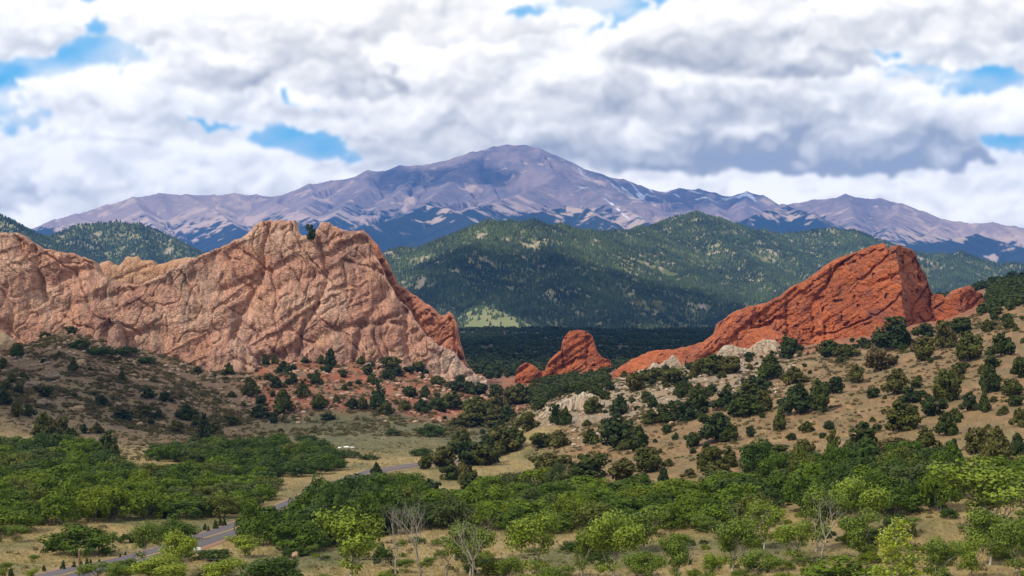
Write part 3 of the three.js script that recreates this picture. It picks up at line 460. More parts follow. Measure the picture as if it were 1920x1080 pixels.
fin({ parent: cliff, name: 'back_slab', crest: [[150, 505], [178, 498], [190, 491], [205, 488], [210, 496], [222, 497], [235, 482], [256, 480], [262, 487], [285, 488], [290, 496], [312, 492], [325, 486], [337, 485], [350, 481], [366, 483], [380, 492], [400, 505]], dist: () => 785, lean: 0.3, thick: 18, nu: 180, nv: 60, low: -2, relief: (x, y) => tanRelief(x + 200, y) * 0.6, paint: (x, y, c) => mix3(tanPaint(x + 200, y, c), [0.40, 0.23, 0.115], 0.5), seed: 8 });
fin({ parent: cliff, name: 'pink_buttress', crest: [[352, 700], [372, 684], [385, 668], [402, 655], [418, 650], [430, 638], [442, 634], [455, 645], [470, 664], [486, 690]], dist: () => 734, lean: 0.42, thick: 14, nu: 130, nv: 50, jag: 2.2, relief: (x, y) => tanRelief(x - 90, y) * 0.95, paint: (x, y, c) => mix3(tanPaint(x - 90, y, c), [0.38, 0.22, 0.155], 0.45), seed: 9 });
fin({ parent: cliff, name: 'grey_buttress', crest: [[168, 640], [176, 612], [190, 598], [205, 597], [216, 602], [221, 625], [228, 650]], jag: 2.4, dist: () => 728, lean: 0.2, thick: 14, nu: 90, nv: 60, relief: (x, y) => tanRelief(x + 60, y) * 1.0, paint: (x, y, c) => mix3(tanPaint(x + 60, y, c), [0.30, 0.18, 0.13], 0.3), seed: 10 });
add(cliff, 'sandstone_cliff', 'massive tan sandstone cliff with a red slab at its end', 'rock');

const redRock = new THREE.Group();
fin({
  parent: redRock, name: 'main_slab', crest: [[1290, 668], [1318, 645], [1345, 622], [1352, 605], [1362, 597], [1376, 585], [1400, 575], [1440, 567], [1470, 550], [1490, 535], [1510, 527], [1530, 515], [1545, 502], [1560, 490], [1580, 480], [1608, 471], [1620, 465], [1640, 459], [1660, 456], [1664, 459], [1666, 474], [1669, 472], [1673, 461], [1690, 459], [1700, 463], [1712, 467], [1718, 474], [1722, 490], [1730, 505], [1738, 514], [1742, 530], [1746, 546], [1756, 552], [1762, 580], [1768, 620]],
  dist: (px) => lineAt([[1290, 700], [1500, 704], [1600, 696], [1678, 676], [1690, 690], [1768, 728]], px), lean: 0.42, thick: 30, nu: 400, nv: 170, round: 2.5,
  relief: (x, y, c) => redRelief(x, y) + 2.5 * Math.exp(-(((c.px - 1677 - (y - 60) * -0.1) / 9) ** 2)) - 2.2 * sstep(1668, 1665, Math.abs(c.px - 1667) + 1664) * sstep(70, 86, y), paint: redPaint, seed: 12,
});
fin({ parent: redRock, name: 'low_slab', crest: [[1120, 728], [1148, 703], [1165, 686], [1182, 676], [1200, 667], [1225, 657], [1260, 655], [1290, 650], [1310, 643], [1332, 640], [1360, 625], [1390, 620], [1440, 612], [1500, 640]], dist: (px) => lineAt([[1120, 760], [1300, 705], [1500, 668]], px), lean: 0.9, thick: 16, nu: 190, nv: 70, relief: (x, y) => redRelief(x + 40, y) * 0.7, paint: redPaint, seed: 14 });
fin({ parent: redRock, name: 'knob', crest: [[1748, 600], [1754, 552], [1768, 550], [1774, 560], [1785, 556], [1791, 548], [1805, 538], [1822, 535], [1832, 545], [1845, 550], [1850, 570], [1855, 590], [1860, 625]], dist: (px) => lineAt([[1748, 720], [1800, 706], [1860, 722]], px), lean: 0.22, thick: 22, nu: 130, nv: 80, relief: (x, y) => redRelief(x - 30, y) * 0.8, paint: redPaint, seed: 15 });
add(redRock, 'red_rock_formation', 'tall red sandstone formation with a notched top on the hillside', 'rock');

const tower = new THREE.Group();
fin({ parent: tower, name: 'tower_face', crest: [[958, 735], [965, 716], [968, 697], [976, 685], [986, 680], [1000, 684], [1014, 696], [1022, 696], [1028, 678], [1040, 666], [1048, 660], [1053, 658], [1055, 638], [1060, 628], [1068, 621], [1082, 618], [1098, 620], [1110, 629], [1117, 645], [1121, 661], [1130, 671], [1144, 674], [1147, 690], [1150, 720]], dist: () => 830, lean: 0.16, thick: 18, nu: 220, nv: 110, relief: (x, y) => redRelief(x + 90, y + 20) * 0.7, paint: redPaint, seed: 17, round: 1.8 });
fin({ parent: tower, name: 'foot_slab', crest: [[1070, 722], [1085, 700], [1102, 690], [1120, 692], [1140, 705], [1155, 722]], dist: () => 808, lean: 0.7, thick: 10, nu: 80, nv: 36, relief: (x, y) => redRelief(x + 190, y + 20) * 0.5, paint: redPaint, seed: 18 });
add(tower, 'rock_tower', 'small red sandstone tower standing in the gap between the two large rocks', 'rock');

const palePaint = (x, y) => { const a = fbm(x / 6, y / 6, 4, 5.6); return mix3(mix3([0.41, 0.325, 0.225], [0.31, 0.21, 0.135], clamp(0.4 + a)), [0.24, 0.19, 0.15], sstep(0.2, 0.5, n2(x / 1.6, y / 9, 2.2)) * 0.5); };
const paleRelief = (x, y) => 1.1 * fbm(x / 7, y / 7, 4, 1.9) + 0.9 * n2(x / 1.7, y / 11, 6.6) - 0.8 * crackle(x / 5, y / 14, 3.3);
function outcrop(crest, d, lean, nu, nv, label, part) { const g = new THREE.Group(); fin({ parent: g, name: part, crest, dist: () => d, lean, thick: 8, nu, nv, low: -3, relief: paleRelief, paint: palePaint, seed: d / 10, round: 1.2, jag: 1.0 }); return add(g, 'rock_outcrop', label, 'rock', null); }
outcrop([[1190, 712], [1197, 696], [1214, 690], [1224, 683], [1240, 680], [1252, 674], [1262, 667], [1272, 673], [1282, 692]], 610, 0.3, 100, 36, 'low cream outcrop in front of the red slab', 'rock_face');
outcrop([[1340, 678], [1346, 660], [1353, 649], [1375, 645], [1388, 652], [1402, 653], [1418, 644], [1430, 638], [1450, 637], [1462, 646], [1470, 644], [1472, 672]], 612, 0.3, 130, 40, 'cream outcrop with a serrated top at the foot of the red rock', 'rock_face');
outcrop([[985, 812], [1000, 795], [1010, 779], [1026, 765], [1050, 754], [1075, 742], [1098, 736], [1112, 737], [1126, 746], [1138, 760]], 500, 1.0, 130, 50, 'long grey-white ridge outcrop at the end of the hillside', 'rock_face');
console.log('rocks');

// ------------------------------------------------------------------ road
const roadPx = [[-40, 1112], [60, 1091], [120, 1080], [180, 1066], [240, 1054], [300, 1039], [350, 1024], [400, 1008], [450, 990], [500, 970], [560, 944], [620, 916], [670, 897], [710, 884], [750, 877], [790, 871], [840, 866], [900, 863]];
const roadPts = roadPx.map(([px, py]) => { const q = drop(px, py, 150); return V(q[0], q[1], -q[2]); });
const roadCurve = new THREE.CatmullRomCurve3(roadPts, false, 'centripetal');
function ribbon(offset, width, lift, n = 260, mat, thick = 0) {
  const g = grid(thick ? 4 : 2, n, (i, j) => {
    const t = j / (n - 1), p = roadCurve.getPointAt(t), q = roadCurve.getTangentAt(t), L = Math.hypot(q.x, q.z), sx = q.z / L, sz = -q.x / L, side = thick ? [-1, -1, 1, 1][i] : [-1, 1][i], o = offset + side * width / 2 + (thick ? [-0.5, 0, 0, 0.5][i] : 0);
    const y = Math.max(ground(p.x, -p.z), ground(p.x + 4 * sx, -p.z - 4 * sz), ground(p.x - 4 * sx, -p.z + 4 * sz));
    return { p: [p.x + sx * o, y + lift - (thick && (i === 0 || i === 3) ? 0.6 : 0), p.z + sz * o], c: [1, 1, 1], uv: [o / 3, t * 100] };
  }, mat); return g;
}
const asphalt = new THREE.MeshStandardMaterial({ color: col(0.15, 0.122, 0.126), roughness: 0.85, map: grainTex, side: THREE.DoubleSide }), yellow = flat(0.60, 0.34, 0.06, 0.7), shoulder = flat(0.25, 0.13, 0.075); yellow.side = shoulder.side = THREE.DoubleSide;
add(ribbon(0, 7.8, 0.06, 260, shoulder, 0.3), 'road_shoulder', 'reddish gravel shoulder along the road', null, null, 'structure');
const roadMesh = ribbon(0, 6.4, 0.14, 260, asphalt, 0.3); part(roadMesh, 'centre_line', ribbon(-0.12, 0.12, 0.165, 260, yellow).geometry, yellow); part(roadMesh, 'centre_line', ribbon(0.12, 0.12, 0.165, 260, yellow).geometry, yellow);
add(roadMesh, 'road', 'two-lane asphalt road with yellow centre lines', null, null, 'structure');
const roadNear = (() => { const s = roadCurve.getSpacedPoints(200); return (x, d, r) => s.some((p) => Math.abs(p.x - x) < r && Math.hypot(p.x - x, p.z + d) < r); })();

// ------------------------------------------------------------------ trees placed one by one: [px, base py, height px, width px]
const J = {
  'tan hillside under the red rock': [[1677, 653, 53, 66], [1733, 677, 43, 40], [1733, 633, 25, 33], [1770, 653, 47, 37], [1803, 623, 26, 43], [1813, 677, 53, 47], [1850, 623, 24, 22], [1878, 668, 42, 40], [1603, 717, 33, 27], [1680, 740, 47, 47], [1707, 757, 30, 37], [1777, 753, 57, 45], [1793, 713, 27, 20], [1857, 737, 53, 30], [1847, 773, 37, 20], [1818, 772, 35, 30], [1897, 743, 30, 37], [1915, 710, 37, 30], [1500, 777, 57, 50], [1537, 773, 57, 43], [1567, 740, 30, 30], [1687, 810, 53, 67], [1620, 853, 57, 63], [1562, 863, 53, 30], [1508, 862, 35, 37], [1437, 860, 28, 63], [1683, 860, 37, 67], [1737, 847, 43, 43], [1773, 817, 43, 40], [1787, 867, 40, 37], [1830, 853, 47, 37], [1873, 870, 67, 43], [1910, 853, 40, 27], [1750, 780, 33, 43], [1463, 808, 40, 22], [1910, 800, 34, 26], [1647, 697, 43, 43]],
  'slope below the cream outcrops': [[1553, 670, 30, 37], [1583, 670, 23, 40], [1620, 652, 18, 30], [1447, 710, 43, 43], [1477, 673, 40, 40], [1420, 740, 30, 42], [1453, 640, 22, 32], [1490, 720, 32, 43], [1340, 703, 36, 60], [1310, 705, 30, 34], [1372, 700, 30, 40], [1268, 722, 30, 44], [1232, 715, 24, 34], [1190, 735, 34, 32], [1212, 716, 22, 40], [1310, 770, 45, 37], [1223, 767, 22, 20], [1163, 780, 40, 30], [1110, 777, 30, 30], [1390, 783, 44, 57], [1365, 765, 34, 48], [1430, 772, 36, 40], [1253, 792, 30, 48], [1285, 790, 34, 44], [1220, 795, 24, 40], [1405, 745, 30, 44]],
  'grass slope above the oak thicket': [[1198, 847, 48, 40], [1157, 843, 60, 67], [1108, 833, 30, 30], [1343, 830, 53, 63], [1367, 830, 33, 30], [1300, 840, 28, 28], [1407, 820, 20, 17], [1030, 887, 35, 60], [1103, 903, 48, 65], [1170, 900, 37, 50], [1213, 887, 43, 53], [1243, 907, 30, 20], [1327, 883, 40, 37], [1367, 877, 37, 33], [1347, 900, 33, 50], [1293, 897, 17, 27]],
  'end of the grey-white ridge': [[1043, 797, 35, 27], [1060, 797, 32, 23], [1017, 840, 26, 40], [1050, 837, 30, 37], [990, 807, 33, 37], [1012, 770, 18, 22]],
  'knoll beside the road': [[940, 853, 50, 57], [910, 870, 53, 37], [867, 843, 36, 40], [833, 877, 37, 43], [877, 873, 43, 53], [907, 873, 37, 50], [800, 880, 27, 27], [877, 907, 33, 30], [887, 927, 40, 47], [807, 933, 33, 50], [847, 900, 27, 37], [960, 845, 40, 46]],
  'red soil slope below the cliff': [[467, 747, 35, 27], [502, 713, 13, 18], [518, 727, 18, 25], [551, 720, 18, 15], [567, 748, 35, 22], [533, 777, 43, 37], [488, 785, 25, 42], [593, 722, 25, 20], [643, 710, 15, 15], [690, 705, 20, 25], [697, 720, 18, 18], [733, 697, 26, 33], [727, 712, 20, 25], [745, 707, 15, 20], [598, 770, 27, 30], [615, 790, 13, 25], [630, 757, 17, 13], [660, 767, 20, 25], [680, 770, 23, 20], [710, 770, 47, 30], [725, 777, 23, 25], [647, 732, 12, 13], [768, 745, 20, 28], [790, 773, 23, 30], [850, 767, 30, 40], [897, 798, 50, 56], [930, 777, 37, 40], [870, 800, 23, 47], [980, 757, 30, 40], [963, 760, 33, 37], [933, 800, 22, 50], [787, 700, 20, 27], [853, 732, 17, 30], [880, 738, 23, 30], [900, 741, 22, 33], [820, 724, 18, 25], [930, 745, 22, 30], [760, 770, 18, 26], [820, 770, 24, 32], [950, 790, 26, 36], [1045, 745, 20, 30], [1000, 735, 16, 24], [1085, 735, 18, 26], [1120, 742, 22, 30]],
  'foot of the tan cliff': [[498, 685, 20, 12], [515, 683, 18, 13], [531, 700, 21, 30], [602, 683, 18, 13], [618, 688, 33, 22], [678, 683, 16, 15], [720, 676, 20, 15], [302, 663, 25, 18], [387, 657, 17, 13], [365, 685, 23, 27], [429, 703, 22, 20], [175, 630, 30, 14], [73, 630, 20, 8], [202, 600, 15, 7], [184, 633, 20, 12], [33, 667, 22, 23]],
  'shrubby slope below the cliff': [[7, 760, 27, 27], [30, 783, 27, 23], [53, 783, 23, 20], [80, 820, 43, 40], [113, 817, 33, 27], [133, 830, 27, 30], [203, 867, 57, 37], [182, 813, 20, 23], [157, 813, 17, 17], [230, 787, 17, 43], [277, 747, 17, 27], [308, 753, 18, 20], [350, 787, 27, 40], [382, 823, 48, 23], [297, 783, 17, 13], [273, 780, 20, 23], [228, 717, 22, 13], [137, 697, 25, 15], [85, 745, 18, 23], [5, 693, 20, 17], [370, 800, 20, 24], [330, 812, 22, 30], [400, 815, 22, 26]],
};
const SIZE = (h) => h > 48 ? 'tall' : h > 36 ? 'large' : h > 26 ? 'middling' : h > 18 ? 'small' : 'little';
const ORD = ['first', 'second', 'third', 'fourth', 'fifth', 'sixth', 'seventh', 'eighth', 'ninth', 'tenth', 'eleventh', 'twelfth', 'thirteenth', 'fourteenth', 'fifteenth', 'sixteenth', 'seventeenth', 'eighteenth', 'nineteenth', 'twentieth'];
const ordinal = (i) => i < 20 ? ORD[i] : ['twenty', 'thirty', 'forty', 'fifty'][Math.floor((i + 1) / 10) - 2] + '-' + (ORD[(i + 1) % 10 - 1] ?? 'oh');
const used = []; // [x, d, radius]
{
  const r = rngOf(41); let all = 0;
  for (const [zone, list] of Object.entries(J)) {
    const bySize = {}; const sorted = [...list].sort((a, b) => a[0] - b[0]);
    for (const t of sorted) (bySize[SIZE(t[2])] ??= []).push(t);
    for (const t of sorted) {
      const [px, py, h, w] = t, q = drop(px, py, 150), k = q[2] / F, s = SIZE(h), peers = bySize[s], i = peers.indexOf(t), brown = px === 1647 || px === 1683 && py === 860;
      const slim = w / h < 0.75, shape = slim ? 'slender' : w / h > 1.25 ? 'spreading' : 'bushy';
      const only = peers.length === 1, place = only ? 'only' : i === 0 ? 'leftmost' : i === peers.length - 1 ? 'rightmost' : ordinal(i);
      const label = place + ' ' + s + ' ' + shape + (brown ? ' brownish' : '') + ' juniper' + (only || i === 0 || i === peers.length - 1 ? '' : ' from left') + ' on the ' + zone;
      tree('juniper', 'juniper_tree', q[0], q[1] - 0.1, -q[2], w * k * 1.26, h * k * 1.12, (slim ? 1 + 3 * (all % 3) : (all * 2) % 9), brown ? 9 : all % 4, r() * 6.28, label, 'tree', 'junipers on the ' + zone);
      used.push([q[0], q[2], w * k * 0.5]); all++;
    }
  }
  const lone = drop(706, 893, 150); tree('juniper', 'juniper_tree', lone[0], lone[1] - 0.1, -lone[2], 20 * lone[2] / F * 1.2, 28 * lone[2] / F, 1, 2, 1, 'lone cone-shaped juniper at the edge of the road bend', 'tree');
  used.push([lone[0], lone[2], 2]);
  const cr = at(583, 446, 771); tree('juniper', 'pine_tree', cr[0], cr[1] - 1, cr[2], 5.4, 8.2, 2, 2, 1, 'single dark pine growing in a notch on top of the tan cliff', 'tree');
  console.log('junipers', all);
}
// cottonwoods and shrubs along the near meadow
const WET = [
  ['cotton', 660, 1092, 132, 118, 0, 0, 'light green cottonwood with two pale stems beside the fence'], ['cotton', 266, 1062, 74, 58, 1, 1, 'light green cottonwood between the road and the wooden post'], ['cotton', 335, 1085, 78, 64, 2, 2, 'bright young cottonwood in front of the white sign'],
  ['oak', 328, 1013, 52, 78, 3, 0, 'round dark green tree beside the road bend'], ['oak', 152, 1040, 72, 128, 1, 0, 'wide dark oak standing alone in the meadow behind the wooden post'],
  ['cotton', 1010, 1088, 112, 88, 3, 0, 'yellow-green cottonwood beside the forked dead tree'], ['cotton', 1090, 1085, 82, 52, 4, 1, 'slim cottonwood between two larger cottonwoods in the meadow'], ['cotton', 1152, 1096, 118, 86, 5, 0, 'tall leafy cottonwood in front of the middle thicket'], ['cotton', 1204, 1035, 72, 84, 6, 1, 'cottonwood with white upper stem at the thicket edge'],
  ['cotton', 1268, 1096, 88, 54, 0, 1, 'thin cottonwood in the brush right of the tall leafy one'], ['cotton', 1372, 1078, 92, 92, 1, 1, 'cottonwood with low foliage round a half dead tree'], ['cotton', 1432, 1030, 80, 66, 2, 0, 'cottonwood crown behind the half dead tree'], ['cotton', 1496, 1055, 70, 64, 3, 0, 'low round cottonwood beside the white-stemmed tree'], ['cotton', 1530, 1035, 110, 100, 4, 1, 'cottonwood foliage around the white bare stems'], ['cotton', 1608, 1012, 102, 84, 5, 0, 'tall yellow-green cottonwood against the dark eastern thicket'], ['cotton', 1612, 1052, 84, 66, 6, 1, 'cottonwood with a slanting pale trunk behind the bright sapling'],
  ['cotton', 1850, 1000, 128, 170, 0, 0, 'largest spreading cottonwood near the frame edge'], ['cotton', 1856, 1062, 92, 84, 2, 1, 'bushy cottonwood below the largest spreading one'], ['cotton', 1912, 1082, 100, 70, 3, 1, 'cottonwood cut off by the frame edge'], ['cotton', 1755, 1100, 84, 84, 4, 1, 'shrubby cottonwood right of the bright sapling'], ['cotton', 1425, 1096, 56, 60, 5, 1, 'low cottonwood bush at the foot of the half dead tree'],
  ['oak', 1590, 1118, 88, 190, 2, 1, 'broad green oak bush in front of the white-stemmed tree'], ['oak', 505, 1110, 88, 118, 4, 2, 'grey-green bush at the bottom edge beside the two-stemmed cottonwood'], ['cotton', 420, 1108, 54, 74, 6, 2, 'bright bush at the bottom edge under the sign'], ['cotton', 300, 1108, 56, 84, 5, 2, 'leafy bush at the bottom edge below the road'], ['cotton', 215, 1104, 44, 64, 4, 1, 'small leafy bush near the foot of the wooden post'], ['cotton', 460, 1046, 40, 66, 0, 2, 'light green shrub beside the road thicket'], ['oak', 400, 1052, 30, 72, 5, 2, 'dull olive shrub at the road edge beside the sign'],
  ['oak', 236, 1076, 38, 64, 0, 0, 'dark green bush hiding the road near the wooden post'], ['oak', 300, 1068, 34, 56, 7, 1, 'green bush between the lower road and the sign'], ['cotton', 180, 1094, 36, 52, 3, 1, 'leafy bush between the wooden post and the road bush'], ['oak', 345, 1052, 30, 44, 2, 0, 'small dark bush just left of the sign'],
  ['cotton', 950, 1100, 50, 52, 1, 1, 'small leafy shrub under the forked dead tree'], ['cotton', 880, 1082, 88, 86, 2, 1, 'green cottonwood growing round the forked dead trunk'], ['oak', 718, 1062, 54, 40, 6, 2, 'dark narrow shrub behind the bare branching tree'], ['cotton', 1700, 1004, 30, 60, 3, 1, 'low bright bush beside the small conifer in the meadow'], ['cotton', 1820, 1085, 70, 60, 6, 0, 'leafy sapling under the largest cottonwood'], ['cotton', 1215, 1102, 60, 60, 2, 1, 'scrubby cottonwood bush at the bottom edge near the middle'], ['cotton', 1330, 1098, 56, 50, 4, 0, 'scrubby cottonwood bush beside the half dead tree'], ['cotton', 60, 1098, 30, 20, 6, 2, 'bright little sapling by the lower road'],
];
for (const [kind, px, py, h, w, v, t, label] of WET) { const q = drop(px, py, 120), k = q[2] / F; tree(kind, kind === 'oak' ? 'oak_tree' : 'cottonwood_tree', q[0], q[1] - 0.1, -q[2], w * k * (kind === 'oak' ? 1.1 : 1.22), h * k * (kind === 'oak' ? 1 : 1.1), v, t, v * 1.3, label, h < 62 ? 'shrub' : 'tree'); used.push([q[0], q[2], w * k * 0.45]); }
{ const q = drop(1713, 1010, 120), k = q[2] / F; tree('juniper', 'conifer_tree', q[0], q[1], -q[2], 17 * k, 26 * k, 1, 1, 2, 'small dark cone-shaped conifer alone in the meadow', 'tree'); }
for (const [px, py, h, w, v, t, turn, label] of [[790, 1085, 165, 110, 0, 0, 0.4, 'bare branching dead tree in front of the road thicket'], [742, 1080, 140, 84, 1, 0, 2, 'slender dead tree left of the bare branching one'], [838, 1084, 92, 78, 2, 1, 1, 'low dead tree with dark tangled twigs'], [884, 1096, 145, 104, 3, 0, 0.2, 'forked dead tree with a thick brown trunk'], [1398, 1066, 130, 100, 2, 1, 3, 'half dead tree with dark leaning trunk and broken top'], [1540, 1052, 130, 104, 1, 0, 1.1, 'white-stemmed bare tree in front of the eastern thicket'], [1290, 1062, 46, 40, 3, 0, 2.2, 'fallen grey dead branches lying in the meadow'], [1872, 1012, 104, 90, 0, 1, 4, 'dark dead limbs rising through the largest cottonwood'], [718, 700, 32, 14, 2, 1, 1, 'small dead pine against the tan cliff'], [105, 616, 18, 16, 3, 1, 2, 'tiny dark dead tree high at the cliff foot']]) { const q = drop(px, py, 120), k = q[2] / F; tree('dead', 'dead_tree', q[0], q[1] - 0.1, -q[2], w * k, h * k, v, t, turn, label, 'tree', null); }
// the near sapling: many separate glossy leaves on a real stem
{
  const r = rngOf(900), d = 84, top = at(1680, 978, d), x0 = at(1684, 1080, d)[0], y0 = ground(x0, d), H = top[1] - y0, g = new THREE.Group(), stems = [], list = [];
  const stem = (a, b, r0, r1) => stems.push(limb(a, b, r0, r1, 6));
  let p = V(0, 0, 0); for (let k = 0; k < 8; k++) { const e = V((r() - 0.5) * 0.12 - k * 0.015, H * (k + 1) / 8, (r() - 0.5) * 0.12); stem(p, e, 0.075 * (1 - k / 8.6), 0.075 * (1 - (k + 1) / 8.6)); p = e; }
  for (let k = 0; k < 74; k++) {
    const t = 0.25 + 0.75 * Math.pow(r(), 0.8), a = r() * 6.28, reach = (0.22 + 2.15 * Math.pow(1 - t, 0.62)) * (0.6 + 0.5 * r()), s = V(0, H * t, 0), e = V(Math.cos(a) * reach, H * t + reach * 0.42, Math.sin(a) * reach); stem(s, e, 0.02, 0.006);
    const n = 34 + Math.floor(60 * reach / 2); for (let q = 0; q < n; q++) { const u = 0.25 + 0.78 * Math.sqrt(r()), c = s.clone().lerp(e, u).add(V((r() - 0.5) * 0.5, (r() - 0.5) * 0.42, (r() - 0.5) * 0.5)), nrm = V(r() - 0.5, r() * 0.9, r() - 0.5).normalize(), tone = 0.7 + 0.55 * r(), ye = r() * 0.3, L = 0.055 + 0.035 * r(); list.push({ c, n: nrm, nn: nrm, len: L, wid: L * 0.8, spin: r() * 6.28, t: [tone * (1 + ye), tone, tone * 0.9] }); }
  }
  part(g, 'trunk', mergeGeometries(stems), bark.cotton); part(g, 'crown', rhombs(list), tints.bright[0]); g.position.set(x0, y0, -d);
  add(g, 'cottonwood_sapling', 'bright yellow-green sapling with glossy leaves at the bottom edge', 'tree');
}
// oak thickets
{
  const r = rngOf(77), names = { west: 'thicket west of the road', bend: 'thicket inside the road bend', road: 'dark thicket hiding the road', middle: 'middle thicket across the valley', east: 'eastern thicket below the hillside', corner: 'thicket at the hillside edge' }, oaks = [];
  for (const [key, poly] of Object.entries(THICKETS)) {
    const xs = poly.map((p) => p[0]), ys = poly.map((p) => p[1]), kept = [];
    for (let n = 0; n < 5200; n++) {
      const px = lerp(Math.min(...xs), Math.max(...xs), r()), py = lerp(Math.min(...ys), Math.max(...ys), r()); if (!inside(poly, px, py)) continue;
      const q = drop(px, py, 150), w = 6.5 + 5 * r(); if (roadNear(q[0], q[2], 5.4 + w * 0.3) || kept.some((o) => Math.hypot(o.x - q[0], o.d - q[2]) < (o.w + w) * 0.36) || used.some(([x, d, s]) => Math.hypot(x - q[0], d - q[2]) < s + 1.5)) continue;
      kept.push({ key, x: q[0], y: q[1], d: q[2], w, h: (3.8 + 4 * r() * r()) * (key === 'road' ? (q[2] > 330 ? 0.85 : 1.5) : key === 'east' ? 1.35 : 1.1), v: Math.floor(r() * 8), t: key === 'road' ? [0, 2, 0, 2][Math.floor(r() * 4)] : key === 'west' && q[2] < 330 ? [1, 3, 1, 0][Math.floor(r() * 4)] : key === 'middle' ? [1, 0, 3, 1][Math.floor(r() * 4)] : key === 'bend' ? [2, 0, 2, 2][Math.floor(r() * 4)] : Math.floor(r() * 3), a: r() * 6.28 }); if (r() < 0.16) kept[kept.length - 1].t = 4 + Math.floor(r() * 2);
    }
    oaks.push(...kept);
  }
  oaks.sort((a, b) => b.w / b.d - a.w / a.d); console.log('oaks', oaks.length);
  const rest = {};
  const kin = {}; oaks.slice(0, 270).forEach((o) => { const p = THICKETS[o.key].map((q) => q[1]), py = toPixel(o.x, o.y, -o.d)[1], f = (py - Math.min(...p)) / (Math.max(...p) - Math.min(...p)); o.px = toPixel(o.x, o.y, -o.d)[0]; o.row = f > 0.66 ? 'front' : f > 0.33 ? 'middle' : 'back'; o.tone = o.h > 6.5 ? 'tall' : o.t === 2 ? 'dark' : o.t === 0 ? 'green' : o.t > 3 ? 'dull' : 'bright'; (kin[o.key + o.row + o.tone] ??= []).push(o); });
  for (const list of Object.values(kin)) { list.sort((a, b) => a.px - b.px); list.forEach((o, i) => { o.label = list.length === 1 ? 'only ' + o.tone + ' scrub oak in the ' + o.row + ' of the ' + names[o.key] : i === 0 ? 'leftmost ' + o.tone + ' scrub oak in the ' + o.row + ' of the ' + names[o.key] : ordinal(i) + ' ' + o.tone + ' scrub oak from left, ' + o.row + ' of ' + names[o.key]; }); }
  oaks.forEach((o, i) => {
    if (i < 270) tree('oak', 'oak_tree', o.x, o.y - 0.15, -o.d, o.w, o.h, o.v, o.t, o.a, o.label, 'tree', 'scrub oaks of the ' + names[o.key]);
    else (rest[o.v + '/' + o.t] ??= []).push(o);
    used.push([o.x, o.d, o.w * 0.4]);
  });
  for (const [key, list] of Object.entries(rest)) { const [v, t] = key.split('/').map(Number); scatter('scrub_oak_foliage', oakGeo[v], tints.oak[t], list.map((o) => [o.x, o.y - 0.15, -o.d, o.w, o.h, o.a]), 'farther scrub oaks merging into the thickets'); }
}
